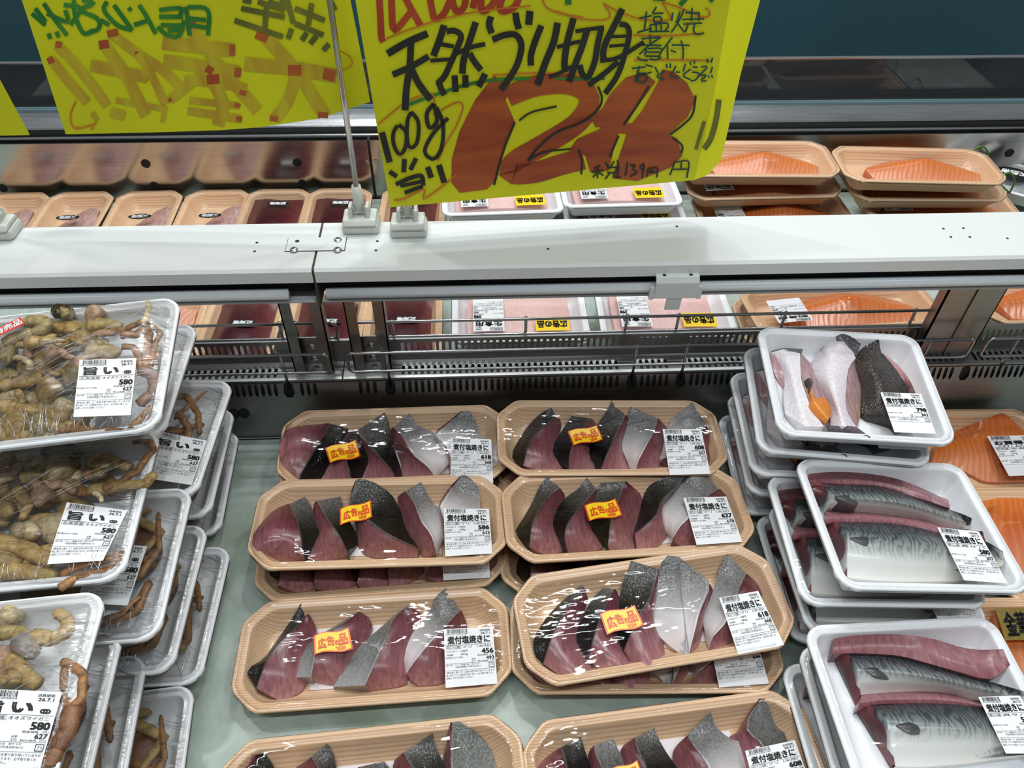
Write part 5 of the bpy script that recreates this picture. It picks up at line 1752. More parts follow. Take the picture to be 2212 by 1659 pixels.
# ------------------------------------------------------------------ mackerel packs
EA, EB = .090, .0775
gE, gF = 'mackerel packs stacked in the middle right', 'mackerel packs stacked at the front right'
ME = [wpack('mackerel_pack', ([0.4122, 0.4176, 0.1250], [-2.0, -1.8, 2.6]), EA, EB, 'mackerel pack priced 580 on top of the middle right stack', group=gE),
      wpack('mackerel_pack', ([0.3924, 0.4239, 0.0895], [-2.8, 0, 0.9]), EA, EB, 'mackerel pack second in the middle right stack, shifted left', group=gE),
      wpack('mackerel_pack', ([0.4022, 0.4155, 0.0540], [-1.0, -1.5, -.5]), EA, EB, 'mackerel pack third in the middle right stack', group=gE),
      wpack('mackerel_pack', ([0.3990, 0.4250, 0.0185], [-1.1, 0, 0]), EA, EB, 'mackerel pack at the bottom of the middle right stack', group=gE)]
MF = [wpack('mackerel_pack', ([0.3835, 0.2566, 0.0880], [.3, 0.2, -1.2]), EA, EB, 'mackerel pack on top in the bottom right corner, its label cut off', group=gF),
      wpack('mackerel_pack', ([0.3830, 0.2500, 0.0530], [-2, 0, 0]), EA, EB, 'mackerel pack under the one in the bottom right corner', group=gF),
      wpack('mackerel_pack', ([0.3770, 0.2500, 0.0185], [-1, 0, 0]), EA, EB, 'lowest mackerel pack in the bottom right corner stack', group=gF)]
bk, gy, sv, pk2, dr = (.022, .030, .036), (.22, .25, .245), (.62, .63, .60), (.29, .12, .13), (.12, .016, .02)


def fillet(p, cr, top, bot, h=(.016, .020)):
    mid_ = [tuple((np.array(a) + np.array(b)) / 2) for a, b in zip(resample(top, 7), resample(bot, 7))]
    return p.loft('fillet', [cr(top), cr(mid_), cr(bot)], [[h[0] - .006], [h[1]], [h[1] - .002]], [[(.27, .11, .12)], [pk2, (.36, .17, .18)], [(.19, .045, .055), (.24, .075, .085)]], M['flesh'], 16, 4)


def body(p, cr, top, mid_, bot, end, fin, h=(.018, .030, .012)):
    q = [tuple((np.array(a) * .5 + np.array(b) * .5)) for a, b in zip(resample(top, 9), resample(mid_, 9))]
    b = p.loft('fish_body', [cr(top), cr(q), cr(mid_), cr([tuple((np.array(x) * .5 + np.array(y) * .5)) for x, y in zip(resample(mid_, 9), resample(bot, 9))]), cr(bot)],
               [[h[0], h[0], .012], [h[1] - .003, h[1] - .004, .016], [h[1], h[1], .018], [h[1] - .006, h[1] - .007, .014], [h[2], h[2], .009]],
               [[bk], [(.06, .078, .085), (.09, .105, .105)], [gy, (.22, .24, .22)], [sv, (.48, .49, .44)], [(.74, .71, .67), (.55, .52, .47)]], M['tabby'], 22, 5, alpha=[1, 1, .55, .0, 0])
    p.loft('cut_end', [cr(end[0]), cr(end[1])], [[h[0] + .002, h[1] - .004, h[2] + .002], [.010, .009, .006]], [[(.14, .025, .032), dr, (.2, .05, .06)], [(.10, .014, .018), (.03, .004, .005), (.16, .03, .035)]], M['flesh'], 12, 4, .002, parent=b)
    if fin:
        p.loft('fin', [cr(fin[0]), cr(fin[1])], [[h[1] - .001, h[1] - .002, h[1] - .006]] * 2, [[(.03, .032, .034)], [(.08, .08, .08)]], M['tabby'], 10, 3, .001, parent=b, lift=.0016, alpha=[0, 0])
    return b


p = ME[0]
fillet(p, c5, [(650, 245), (780, 232), (1000, 235), (1250, 270), (1450, 340), (1600, 410), (1655, 430)], [(645, 350), (760, 312), (900, 322), (1150, 335), (1400, 405), (1600, 470), (1665, 490)])
body(p, c5, [(755, 308), (900, 318), (1150, 330), (1350, 385), (1550, 460), (1750, 530), (1822, 562)], [(800, 400), (1000, 420), (1300, 450), (1600, 535), (1818, 605)],
     [(812, 500), (950, 505), (1200, 525), (1450, 565), (1650, 632), (1800, 642)],
     ([(750, 308), (800, 400), (812, 500)], [(645, 350), (690, 420), (780, 510)]), ([(840, 402), (940, 398), (1045, 430)], [(850, 412), (930, 450), (985, 470)]))
fillet(p, c5, [(780, 510), (1000, 512), (1300, 545), (1500, 575), (1700, 640), (1900, 655)], [(770, 605), (850, 590), (1100, 595), (1320, 612), (1600, 670), (1920, 720)])
body(p, c5, [(860, 588), (1100, 590), (1320, 605), (1600, 660), (1900, 720), (2045, 800)], [(930, 690), (1200, 745), (1500, 765), (1800, 800), (2055, 850)],
     [(930, 985), (1100, 1003), (1300, 1015), (1600, 1012), (1750, 1005), (1950, 935), (2045, 900)],
     ([(858, 588), (930, 700), (928, 985)], [(768, 605), (840, 780), (890, 920)]), ([(950, 702), (1070, 695), (1205, 742)], [(960, 712), (1060, 760), (1140, 785)]), h=(.018, .032, .012))
p.wrap()
p.label(c5([(1573, 630), (1870, 660), (2078, 1032), (1765, 1010)]), 'saba', '580', '627', date='26.7.2')
for q in ME[1:]:
    clone_contents(p, q)
ME[2].label(c5([(1400, 960), (1710, 985), (1910, 1330), (1590, 1310)]), 'saba', '580', '627', date='26.7.2')
p = MF[0]
fillet(p, c6, [(840, 500), (1000, 475), (1300, 468), (1550, 500), (1750, 560), (1900, 580), (2062, 575)], [(832, 610), (1000, 605), (1300, 622), (1500, 672), (1750, 742), (1970, 792), (2112, 690)], (.018, .024))
body(p, c6, [(940, 608), (1200, 620), (1450, 670), (1700, 740), (2000, 820), (2230, 885)], [(1010, 720), (1300, 740), (1600, 790), (1900, 860), (2230, 925)], [(1035, 905), (1200, 890), (1500, 880), (1700, 895), (1850, 940), (2230, 965)],
     ([(936, 608), (1020, 720), (1030, 905)], [(835, 610), (900, 740), (1000, 980)]), ([(1052, 715), (1140, 708), (1292, 752)], [(1060, 725), (1150, 775), (1230, 796)]))
fillet(p, c6, [(1040, 895), (1200, 882), (1500, 878), (1750, 912), (1950, 985)], [(1010, 1005), (1150, 975), (1400, 968), (1700, 975), (1950, 1010)])
body(p, c6, [(1110, 985), (1400, 965), (1650, 970), (1900, 990), (2150, 1060), (2400, 1160)], [(1220, 1090), (1400, 1110), (1650, 1125), (1900, 1150), (2400, 1250)], [(1285, 1420), (1500, 1422), (1800, 1398), (2000, 1372), (2400, 1330)],
     ([(1106, 985), (1230, 1110), (1282, 1420)], [(1008, 1005), (1090, 1140), (1200, 1340)]), ([(1290, 1122), (1400, 1102), (1567, 1132)], [(1300, 1135), (1400, 1185), (1500, 1196)]), h=(.018, .032, .012))
p.wrap()
p.label(c6([(1880, 922), (2180, 912), (2400, 1330), (2080, 1330)]), 'saba', '580', '627', date='26.7.2')
for q in MF[1:]:
    clone_contents(p, q)

# ------------------------------------------------------------------ salmon fillets at the right edge
g0 = at(2140, 882, .016)
SA = Pack('salmon_pack', ([g0[0] - .075, g0[1] - .0665, .016], [-1.5, 0, 0]), 'oct', .128, .068, .022, ORIM, 'salmon fillet pack with 198 per 100 g label behind the mackerel stack', 'fish pack', 'salmon packs at the right edge')
or1, or2, or3 = (.60, .16, .022), (.52, .115, .018), (.66, .27, .14)
p = SA
p.loft('fillet', [c7([(850, 760), (1200, 560), (1600, 400), (1890, 300), (2050, 420), (2300, 640), (2700, 900)]), c7([(840, 930), (1300, 780), (1700, 700), (2200, 760), (2700, 1060)]), c7([(780, 1085), (1000, 1100), (1400, 1235), (1640, 1345), (2200, 1345), (2700, 1345)])],
       [[.014], [.021], [.009]], [[or2], [or1], [or3]], M['salmon'], 20, 7)
p.wrap()
p.label(c7([(1645, 658), (2330, 640), (2640, 1240), (1980, 1268)]), 'sake', '477', '516', '241', date='26.6.30')
g1 = at(2180, 1066, .016)
SB = Pack('salmon_pack', ([g1[0] + .055, g1[1] - .073, .016], [-1.5, 0, 0]), 'oct', .128, .073, .022, ORIM, 'orange salmon fillet pack beside the middle mackerel stack', 'fish pack', 'salmon packs at the right edge')
p = SB
p.loft('fillet', [c5([(1700, 480), (1900, 440), (2050, 415), (2300, 430), (2600, 470)]), c5([(1700, 640), (1950, 600), (2200, 590), (2600, 600)]), c5([(1800, 1060), (2000, 1080), (2250, 1060), (2600, 1040)])], [[.012], [.020], [.010]], [[(.66, .2, .03)], [or2], [(.66, .3, .18)]], M['salmon'], 20, 7)
p.wrap()
g2 = at(2190, 1312, .016)
SC = Pack('salmon_pack', ([g2[0] + .062, g2[1] - .062, .016], [-2, 0, 0]), 'oct', .128, .072, .022, ORIM, 'salmon pack with gold foil sticker beside the front mackerel stack', 'fish pack', 'salmon packs at the right edge')
p = SC
p.loft('fillet', [c5([(1990, 1240), (2200, 1200), (2600, 1190)]), c5([(2020, 1400), (2250, 1400), (2600, 1380)]), c5([(2080, 1700), (2300, 1800), (2600, 1820)])], [[.012], [.019], [.010]], [[(.62, .3, .17)], [or1], [(.66, .3, .16)]], M['salmon'], 16, 6)
p.wrap()
p.patch('gold_sticker', [(2148, 1316), (2262, 1312), (2292, 1382), (2170, 1385)], M['gold'], '金華ぎん', M['ink'], (.08, .12, .95, .9), .04)


# ------------------------------------------------------------------ packs on the far shelf (facing the other aisle)
def far_pack(name, px, py, zr, yaw, kind, a, b, label, cat='fish pack', group=None, tilt=(0, 0), rim=.028):
    c = at(px, py, zr)
    p = Pack(name, ([c[0], c[1], zr], [yaw, *tilt]), kind, a, b, .020 if kind == 'oct' else .016, rim, label, cat, group)
    p.px = False
    return p


def rails_y(xs, y0, y1, wob, rnd):
    out = []
    for x in xs:
        out.append([(x + rnd.uniform(-wob, wob), y0 + (y1 - y0) * t) for t in (0, .3, .6, 1)])
    return out


mar = [(.055, .006, .010), (.075, .008, .013), (.050, .004, .008), (.095, .012, .017), (.13, .022, .027)]
TA, TB = .0565, .0945
rnd = random.Random(3)
tuna_r = 'dark red tuna packs on the far shelf'
NEAR = [('tuna', 522, 690, 'dark red tuna block pack left of the rail post, near row'), ('tuna', 703, 686, 'dark red tuna block pack behind the rail posts'),
        ('tuna', 872, 684, 'dark red tuna block pack beside the pink mince, near row'), ('pink', 350, 695, 'pale orange fish fillet pack behind the top crab pack')]
FARR = [('white', 8, 467, 'whitefish pack cut off at the far left'), ('white', 152, 463, 'whitefish pack second from the far left, fillet low in its tray'), ('white', 308, 458, 'whitefish pack with a pointed pink fillet, far row'),
        ('white', 458, 455, 'whitefish pack with a silvery fillet left of the tuna, far row'), ('tuna', 590, 458, 'tuna pack left of the chrome rod, far row'),
        ('tuna', 728, 452, 'tuna pack behind the chrome rod, far row'), ('tuna', 890, 450, 'tuna pack behind the second sign stand, far row')]
for rowi, (rows, rz) in enumerate(((NEAR, .016), (FARR, .016))):
    for kd, px, py, lab in rows:
        base = at(px, py, rz)
        yy = YE + .064 + TB if rowi == 0 else YF - .012 - TB
        nm = {'tuna': 'tuna_pack', 'pink': 'fillet_pack', 'white': 'whitefish_pack'}[kd]
        p = Pack(nm, ([base[0], yy, rz], [rnd.uniform(-1.5, 1.5), 0, 0]), 'oct', TA, TB, .020, .028, lab, 'fish pack', 'octagonal packs on the far shelf')
        p.px = False
        if kd == 'tuna':
            p.loft('tuna_block', rails_y((-.041, -.021, 0, .021, .040), -.080, .070, .002, rnd), [[.012, .016, .014], [.026, .030, .022], [.029, .032, .020], [.025, .028, .020], [.012, .013, .010]],
                   [[mar[3]], [mar[0]], [mar[2]], [mar[1]], [mar[4]]], M['flesh'], 14, 3)
        elif kd == 'pink':
            p.loft('fillet', rails_y((-.036, 0, .036), -.07, .07, .002, rnd), [[.010], [.019], [.010]], [[(.62, .3, .2)], [(.66, .36, .26)], [(.6, .3, .2)]], M['salmon'], 14, 4)
        else:
            sx = rnd.uniform(-.008, .008)
            p.loft('fillet', [[(-.034 + sx, -.07), (-.030 + sx, -.01), (.004 + sx, .058)], [(0 + sx, -.07), (.006 + sx, -.01), (.018 + sx, .066)], [(.034 + sx, -.07), (.038 + sx, -.01), (.032 + sx, .062)]],
                   [[.010], [.021, .019, .012], [.010]], [[(.36, .20, .18)], [(.42, .25, .23)], [(.46, .33, .32)]], M['flesh'], 14, 5)
        p.wrap()
        # black oval sticker and label, upside down for this aisle
        if kd == 'tuna':
            yo = .012 if rowi == 0 else .040
            p.patch('oval_sticker', [(.024, yo - .008), (-.014, yo - .008), (-.014, yo + .008), (.024, yo + .008)], M['stick_k'], '近海物', M['paper'], (.14, .2, .86, .8), .05, 'oval')
            p.label([(.026, -.088), (-.016, -.088), (-.016, -.056), (.026, -.056)], 'sashimi', '680', '734')
        elif kd == 'white' and rowi:
            p.patch('oval_sticker', [(.020, .000), (-.018, .000), (-.018, .016), (.020, .016)], M['stick_k'], '天然物', M['paper'], (.14, .2, .86, .8), .05, 'oval')

pink_c = [(.68, .42, .39), (.74, .52, .49)]
PK = [(1122, 672, .058, 0, 'pink minced tuna pack under the rail, left of two'), (1122, 688, .0185, 1, None), (1434, 663, .060, -1, 'pink minced tuna pack under the rail behind the card clip'), (1436, 680, .0185, 0, None),
      (1092, 462, .058, 1, 'pink minced tuna pack above the rail below the orange 1'), (1098, 478, .0185, 0, None), (1352, 447, .062, -1, 'pink minced tuna pack above the rail below the tax price'), (1356, 464, .0185, 0, None),
      (1082, 414, .097, 2, 'pink minced tuna pack farther back, left, half behind the sign'), (1335, 398, .101, 1, 'pink minced tuna pack farther back, right, half behind the sign')]
for i, (px, py, zr, yw, lab) in enumerate(PK):
    lab = lab or ('pink minced tuna pack at the bottom of its stack, ' + {1: 'near row left', 3: 'near row right', 5: 'far row left', 7: 'far row right'}[i])
    p = far_pack('mince_pack', px, py, zr, yw, 'rect', .094, .062, lab, 'fish pack', 'pink minced tuna packs')
    p.loft('mince', [[(x, -.040), (x + rnd.uniform(-.002, .002), 0), (x, .040)] for x in (-.072, -.03, .03, .070)], [[.018], [.023], [.022], [.017]], [[pink_c[0]], [pink_c[1]], [pink_c[1]], [pink_c[0]]], M['mince'], 12, 3)
    p.wrap()
    if zr > .03:
        p.label([(-.022, -.042), (-.064, -.042), (-.064, .030), (-.022, .030)], 'mince', '398', '430')
        p.patch('promo_sticker', [(.066, -.045), (.020, -.045), (.020, -.016), (.066, -.016)], M['stick_y'], '広告の品', M['ink'], (.05, .2, .95, .72), .05)

SAL = [(1668, 452, .050, 2, (0, 0), 'far salmon pack right of the mince, low front one'), (2022, 433, .053, -3, (0, 0), 'far salmon pack with glossy fillet nearest the right edge'),
       (1640, 385, .086, 1, (1, 0), 'far salmon pack in the middle of the left salmon stack'), (1632, 340, .124, -2, (0, 0), 'far salmon pack on top of the left salmon stack'),
       (1990, 390, .089, -2, (1, 0), 'far salmon pack in the middle of the right salmon stack'), (1982, 354, .125, -4, (-1, 0), 'far salmon pack on top of the right salmon stack'),
       (1815, 655, .086, 2, (-5, -2), 'salmon pack under the rail leaning behind the flounder'), (1790, 690, .051, 0, (0, 0), 'salmon pack beneath the leaning one under the rail'),
       (1668, 470, .016, 0, (0, 0), 'lowest salmon pack beside the mince, far row'), (2020, 452, .017, 0, (0, 0), 'lowest salmon pack near the right edge, far row'),
       (2290, 640, .050, 0, (0, 0), 'salmon pack beyond the wide post at the right edge'), (1800, 705, .0165, 0, (0, 0), 'bottom salmon pack under the rail')]
for i, (px, py, zr, yw, tl_, lab) in enumerate(SAL):
    p = far_pack('salmon_pack', px, py, zr, yw, 'oct', .128, .058, lab, 'fish pack', 'salmon packs on the far shelf', tl_)
    o0 = rnd.uniform(-.01, .01)
    p.loft('fillet', [[(-.072 + o0, -.026), (-.02, -.041), (.05, -.040), (.100, -.022)], [(-.085 + o0, 0), (-.02, .0), (.05, .0), (.106, -.002)], [(-.072 + o0, .022), (-.02, .036), (.05, .036), (.098, .020)]],
           [[.009, .020, .009], [.016, .038, .013], [.009, .018, .009]], [[or3], [or1, (.62, .18, .03)], [or2]], M['salmon'], 18, 6)
    p.wrap()
    if i in (0, 1, 6, 2):
        p.label([(-.052, -.036), (-.098, -.036), (-.098, .016), (-.052, .016)], 'sashimi', '588', '635')

# green plastic wire loops and a silver pouch at the far right
gw = empty('green_wire_divider', loc=(0, 0, 0))
tag(gw, 'green plastic wire loops standing between packs at the far right', 'divider')
yg = YF - .10
for L in ([(2089, 356), (2098, 338), (2108, 322), (2120, 316), (2132, 324), (2134, 340), (2123, 358)], [(2094, 348), (2103, 346), (2120, 357), (2150, 388), (2180, 416)],
          [(2150, 405), (2160, 386), (2172, 375), (2184, 374), (2191, 386), (2190, 398), (2181, 416)]):
    MB().tube([atY(x, y, yg) for x, y in resample(L, 18)], .0016, 8).build('wire_loop', M['greenwire'], gw, True)
p = far_pack('whole_fish_pack', 2240, 395, .040, -35, 'rect', .10, .06, 'silver whole fish pack with a dark oval sticker at the far right edge', 'fish pack')
p.loft('fish', [[(-.085, -.02), (0, -.035), (.08, -.02)], [(-.09, 0), (0, 0), (.085, 0)], [(-.085, .02), (0, .035), (.08, .02)]], [[.012], [.030, .036, .024], [.012]], [[(.3, .31, .33)], [(.1, .11, .12)], [(.35, .36, .38)]], M['tabby'], 16, 5, alpha=[0, .3, 0])
p.wrap(M['crabfilm'])
p.patch('oval_sticker', [(-.01, -.022), (-.07, -.022), (-.07, .02), (-.01, .02)], M['stick_k'], '天然物', M['paper'], (.15, .3, .85, .7), .04, 'oval')

# ------------------------------------------------------------------ crab packs
KA, KB = .11, .077
def from_corner(q, z, yaw):
    c = at(q[0], q[1], z)
    w = math.radians(yaw)
    return [c[0] - KA * math.cos(w) + KB * math.sin(w), c[1] - KA * math.sin(w) - KB * math.cos(w), z]


PO = {'A1': ([-0.381, 0.507, 0.2660], [5, 7.5, -3]), 'A2': ([-0.4032, 0.5650, 0.2010], [.5, 2, -.5]), 'A3': ([-0.3822, 0.5513, 0.1340], [-3, 2.7, -0.6]), 'A4': ([-0.3937, 0.561, 0.0740], [1.3, .5, -0.2]),
      'A5': ([-0.4028, 0.574, 0.0180], [3.0, 0, 0]),
      'B1': ([-0.4008, 0.4133, 0.1930], [2.6, 3.5, -2.5]), 'B2': ([-0.3844, 0.394, 0.1340], [1.5, 3.5, -1.6]), 'B3': ([-0.387, 0.3952, 0.0760], [-0.2, 2.5, -1.2]), 'B4': ([-0.3813, 0.4088, 0.0190], [0.4, 0, 0]),
      'C1': (from_corner((235.7, 1274.6), .190, 4), [4, 0, -1]), 'C2': (from_corner((268.7, 1357.6), .130, 5), [5, 0, 0]), 'C3': (from_corner((321, 1408), .075, 6), [6, 0, 0]), 'C4': (from_corner((423, 1474), .018, 6), [6, 0, 0])}
ordn = {'A': ('back', ['top', 'second', 'third', 'fourth', 'bottom']), 'B': ('middle', ['top', 'second', 'third', 'bottom']), 'C': ('front', ['top', 'second', 'third', 'bottom'])}
extra = {'A1': 'crab pack with red sticker and 580 label, top of the back stack', 'B1': 'crab pack with crumpled 580 label, top of the middle stack', 'C1': 'crab pack cut off at the bottom left corner, top of the front stack',
         'A3': 'crab pack showing its label on the right, third from the top of the back stack', 'B2': 'crab pack showing half its label, second from the top of the middle stack'}
K = {}
for k, po in PO.items():
    st_n, names = ordn[k[0]]
    K[k] = wpack('crab_pack', po, KA, KB, extra.get(k, 'snow crab pack, %s in the %s crab stack' % (names[int(k[1]) - 1] + (' from the top' if names[int(k[1]) - 1] not in ('top', 'bottom') else ''), st_n)), 'crab pack', 'crab packs stacked at the left', .028)
tan, olv, brn, pnk, pal, drk = (.42, .285, .105), (.36, .27, .105), (.30, .145, .048), (.52, .33, .215), (.57, .46, .27), (.19, .085, .04)


def crab(p, cr, legs, bodies):
    f = lambda L: cr(L)
    for i, (cx, cy, rx, ry, hz, col, rd, rg) in enumerate(bodies):
        q = cr([(cx, cy), (cx + rx, cy), (cx, cy + ry)])
        if rg >= 4:
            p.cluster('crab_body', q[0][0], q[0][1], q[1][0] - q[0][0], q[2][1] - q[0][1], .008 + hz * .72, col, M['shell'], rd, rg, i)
        else:
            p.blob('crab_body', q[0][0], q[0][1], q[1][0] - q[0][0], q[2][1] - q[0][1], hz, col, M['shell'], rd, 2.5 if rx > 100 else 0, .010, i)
    for pts, r, r1, h, col in legs:
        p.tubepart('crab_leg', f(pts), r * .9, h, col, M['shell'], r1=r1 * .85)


crab(K['A1'], cc_, [
    ([(930, 400), (1150, 375), (1300, 340), (1400, 290), (1490, 260)], .0042, .0034, (.026, .034), brn), ([(1240, 400), (1400, 400), (1490, 330)], .0048, .004, .030, brn),
    ([(1485, 290), (1505, 210), (1528, 120), (1505, 30)], .0048, .0012, (.034, .032), pal), ([(1480, 295), (1560, 310), (1650, 380), (1580, 520), (1560, 640), (1540, 740)], .0030, .0030, (.032, .022), brn),
    ([(1440, 330), (1530, 380), (1520, 500), (1490, 640), (1500, 760)], .0042, .0050, (.030, .022), brn), ([(1250, 520), (1380, 530), (1420, 620), (1440, 760)], .0036, .0036, .024, brn),
    ([(1600, 510), (1632, 560), (1560, 690)], .0026, .0022, .022, brn), ([(1440, 760), (1560, 800), (1600, 920), (1560, 1000), (1420, 1120)], .0064, .0060, (.022, .018), drk),
    ([(60, 1130), (200, 1140), (400, 1190), (720, 1250)], .0098, .0066, .021, tan), ([(60, 1270), (220, 1290), (480, 1330), (700, 1370)], .0090, .0060, .019, tan), ([(20, 930), (150, 880), (300, 880), (440, 830)], .0074, .0066, .028, tan),
    ([(270, 280), (350, 252), (470, 270), (480, 340), (350, 390), (180, 420), (50, 500)], .0070, .0080, .026, olv), ([(270, 490), (420, 465), (550, 455), (680, 465)], .0082, .0018, .036, tan),
    ([(150, 632), (240, 640), (330, 700), (300, 760)], .0030, .0040, .034, pal), ([(910, 310), (1100, 290), (1250, 330)], .0088, .0060, .026, olv), ([(900, 570), (1100, 560), (1220, 610)], .0095, .0070, .026, olv),
    ([(1330, 1390), (1450, 1250), (1560, 1130)], .0044, .0036, .016, brn), ([(180, 970), (230, 1040), (250, 1100)], .0040, .0030, .026, tan), ([(700, 1330), (1000, 1400), (1300, 1390)], .0060, .0040, .016, brn),
    ([(380, 1420), (100, 1440), (-80, 1400)], .0080, .0080, .016, tan), ([(620, 560), (690, 620), (760, 640)], .0040, .0030, .036, pnk)],
    [(690, 320, 195, 85, .024, (.44, .28, .08), 8, 0), (80, 600, 115, 130, .024, olv, 0, 0), (620, 610, 140, 90, .025, pnk, 10, 5), (600, 970, 195, 150, .024, tan, -8, 6), (560, 790, 95, 50, .026, tan, 5, 0),
     (1040, 195, 150, 100, .022, pnk, 0, 5), (640, 165, 130, 85, .020, (.36, .27, .12), 0, 3), (790, 460, 120, 60, .028, (.42, .27, .09), 15, 0), (290, 590, 70, 80, .024, pnk, 0, 0), (1000, 470, 120, 60, .022, olv, 0, 0), (320, 1060, 70, 60, .022, pal, 0, 4),
     (100, 800, 120, 90, .018, olv, 0, 0), (1050, 700, 180, 110, .020, tan, 0, 0), (-250, 700, 220, 300, .022, tan, 0, 5)])
crab(K['B1'], ca, [
    ([(700, 1510), (830, 1460), (940, 1380), (1050, 1240), (1030, 1180), (900, 1190)], .0050, .0026, (.028, .026), brn), ([(600, 1520), (760, 1500), (1000, 1470), (1060, 1400)], .0066, .0050, .026, tan), ([(640, 1530), (690, 1560), (700, 1600)], .0030, .0020, .03, pal),
    ([(-40, 1870), (140, 1900), (260, 1960), (380, 2010)], .0092, .0070, .024, tan), ([(-40, 2060), (150, 2070), (400, 2100)], .0092, .0060, .020, tan),
    ([(400, 2190), (540, 2110), (720, 2070), (850, 1960)], .0046, .0040, .020, brn), ([(410, 2100), (560, 2030), (700, 2000), (860, 1945)], .0040, .0040, .022, brn), ([(600, 1330), (700, 1300), (830, 1340), (900, 1370)], .0078, .005, .022, tan),
    ([(150, 1440), (260, 1400), (370, 1300)], .0080, .006, .024, olv), ([(110, 1500), (200, 1620), (150, 1720)], .0060, .0040, .028, tan), ([(330, 1500), (430, 1470), (520, 1530)], .005, .004, .028, pnk)],
    [(470, 1370, 140, 110, .022, pal, 6, 6), (700, 1330, 110, 60, .020, olv, 0, 0), (680, 1400, 60, 45, .022, tan, 0, 0), (350, 1560, 130, 80, .024, pnk, 0, 6), (90, 1330, 110, 70, .020, pnk, 0, 4), (180, 1790, 110, 90, .024, pal, 0, 0), (40, 1640, 90, 80, .022, tan, 0, 0),
     (330, 1740, 120, 80, .018, olv, 0, 0), (420, 1250, 150, 60, .018, (.36, .27, .12), 0, 0), (250, 1480, 70, 60, .024, pnk, 0, 0), (-120, 1600, 120, 220, .02, tan, 0, 4), (520, 1650, 140, 90, .018, tan, 0, 0)])
crab(K['C1'], cb, [
    ([(190, 885), (310, 905), (400, 860), (400, 790), (330, 740)], .0072, .0050, .026, tan), ([(370, 1040), (405, 1045), (492, 1110), (482, 1250), (430, 1310), (372, 1242)], .0038, .0040, (.028, .022), brn), ([(385, 1060), (375, 1210)], .0036, .003, .026, brn),
    ([(430, 1300), (400, 1450), (335, 1550), (290, 1660)], .0078, .0070, .020, drk), ([(0, 870), (100, 860), (200, 920)], .007, .006, .026, olv), ([(60, 1000), (150, 1120), (240, 1180)], .0080, .0060, .024, tan)],
    [(110, 780, 125, 75, .022, pal, 0, 5), (110, 950, 120, 80, .024, (.34, .3, .26), 0, 6), (60, 1120, 110, 90, .022, tan, 0, 0), (-120, 900, 120, 200, .022, tan, 0, 4), (250, 1420, 90, 160, .016, drk, 0, 0)])
# more limbs packed underneath the traced ones
for k, x1_ in (('A1', .045), ('B1', .05), ('C1', .03)):
    p = K[k]
    p.px = False
    rr = random.Random(ord(k[0]))
    for i in range(13):
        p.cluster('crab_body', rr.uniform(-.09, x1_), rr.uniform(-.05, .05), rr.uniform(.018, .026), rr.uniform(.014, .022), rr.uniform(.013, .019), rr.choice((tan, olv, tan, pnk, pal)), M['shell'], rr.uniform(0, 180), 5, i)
    for i in range(22):
        x, y, a, l = rr.uniform(-.09, x1_), rr.uniform(-.058, .058), rr.uniform(-.7, .7) + rr.choice((0, math.pi)), rr.uniform(.020, .034)
        e1 = (x + l * math.cos(a), y + l * math.sin(a) * .7)
        b2 = a + rr.uniform(.5, 1.4) * rr.choice((-1, 1))
        e2 = (e1[0] + l * .8 * math.cos(b2), e1[1] + l * .6 * math.sin(b2))
        lim = lambda q: (max(-.096, min(.088, q[0])), max(-.062, min(.062, q[1])))
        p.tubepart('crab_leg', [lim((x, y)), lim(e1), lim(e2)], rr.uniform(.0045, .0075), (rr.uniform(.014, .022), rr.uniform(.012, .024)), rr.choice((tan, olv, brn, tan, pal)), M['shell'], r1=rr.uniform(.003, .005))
    p.px = True
for k in ('A1', 'B1', 'C1'):
    K[k].wrap(M['crabfilm'], .0012)
    K[k].pleats(70, 26, ord(k[0]))
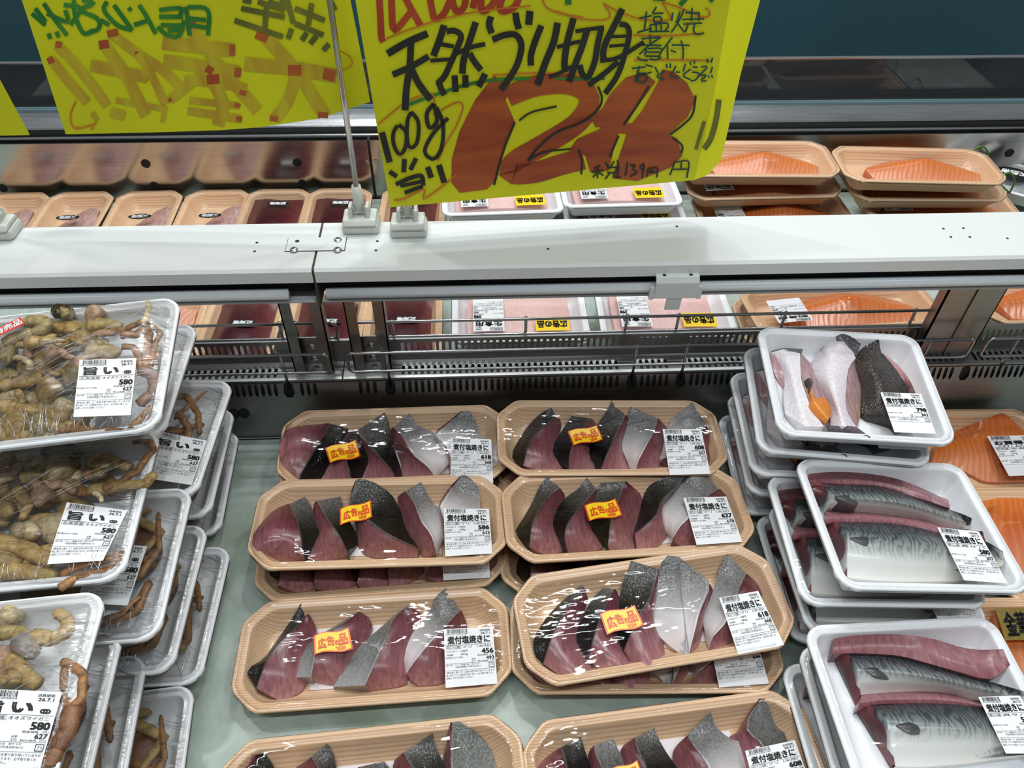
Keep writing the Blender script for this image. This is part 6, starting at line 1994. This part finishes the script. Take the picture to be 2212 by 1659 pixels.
# packs lower in the stacks: legs folded along the right-hand end
sets = [
    ([([(.020, -.055), (.070, -.050), (.086, -.030), (.078, .010), (.060, .030)], .0066, .0040, (.020, .028), brn), ([(.030, .045), (.062, .055), (.082, .030), (.092, .000)], .0048, .0034, .026, brn), ([(.010, -.020), (.050, -.026), (.088, -.040)], .0068, .0046, .026, tan),
      ([(.060, .020), (.076, .048), (.084, .060)], .0034, .0014, .028, brn), ([(.040, .000), (.070, .012), (.090, .020)], .0050, .0036, .020, brn), ([(-.05, -.05), (0, -.058), (.05, -.060)], .0090, .006, .016, tan)],
     [(-.04, .02, .05, .035, .024, tan, 0, 5), (.015, .025, .035, .026, .022, pnk, 0, 4), (.0, -.03, .04, .03, .022, olv, 0, 0), (.05, -.01, .03, .03, .016, drk, 0, 0)]),
    ([([(.010, .040), (.060, .046), (.088, .030), (.070, .000)], .0060, .0042, .024, tan), ([(.000, -.045), (.050, -.056), (.084, -.048), (.090, -.020)], .0064, .0044, (.018, .026), brn), ([(.040, -.010), (.080, -.018), (.092, .010), (.082, .050)], .0048, .0026, .028, brn),
      ([(.020, .010), (.060, .014), (.090, -.004)], .0058, .0040, .022, brn), ([(-.02, .055), (.03, .06), (.07, .058)], .0070, .0050, .018, tan), ([(.055, -.060), (.075, -.052), (.088, -.036)], .0034, .0020, .030, brn)],
     [(-.05, 0, .045, .045, .024, tan, 0, 6), (.01, -.02, .035, .03, .022, olv, 0, 0), (.02, .03, .03, .024, .022, pal, 0, 5), (.06, .02, .028, .03, .014, drk, 0, 0)])]
srcs = []
for i, k in enumerate(('A3', 'B2')):
    p = K[k]
    p.px = False
    crab(p, lambda L: L, *sets[i])
    p.wrap(M['crabfilm'], .0012)
    p.pleats(60, 14, i)
    srcs.append(p)


def clone_crab(src, dst):
    dst.px = False
    for ch in list(src.root.children):
        if ch.name.split('.')[0] in ('tray', 'price_label'):
            continue
        c = ch.copy()
        COL.objects.link(c)
        c.parent = dst.root
    dst.film = src.film
    dst.fb = src.fb


for i, k in enumerate([k for k in K if k not in ('A1', 'B1', 'C1', 'A3', 'B2')]):
    clone_crab(srcs[i % 2], K[k])
for q in ('A3', 'B2'):
    K[q].px = True
K['A1'].label(cc_([(815, 655), (1405, 643), (1340, 1222), (762, 1250)]), 'kani', '580', '627')
K['B1'].label(cb([(395, 98), (752, 148), (607, 440), (282, 466)]), 'kani', '580', '627')
K['C1'].label(cb([(-110, 1195), (370, 1218), (230, 1720), (-240, 1700)]), 'kani', '580', '627')
K['A3'].label(ca([(1075, 1110), (1415, 1180), (1310, 1480), (985, 1435)]), 'kani', '580', '627')
K['B2'].label(cb([(545, 335), (868, 355), (752, 705), (460, 690)]), 'kani', '580', '627')
K['A1'].patch('sale_sticker', cc_([(-230, 450), (222, 228), (262, 298), (-190, 520)]), M['red_label'], '特売品', M['paper'], (.36, .12, .98, .88), .035)
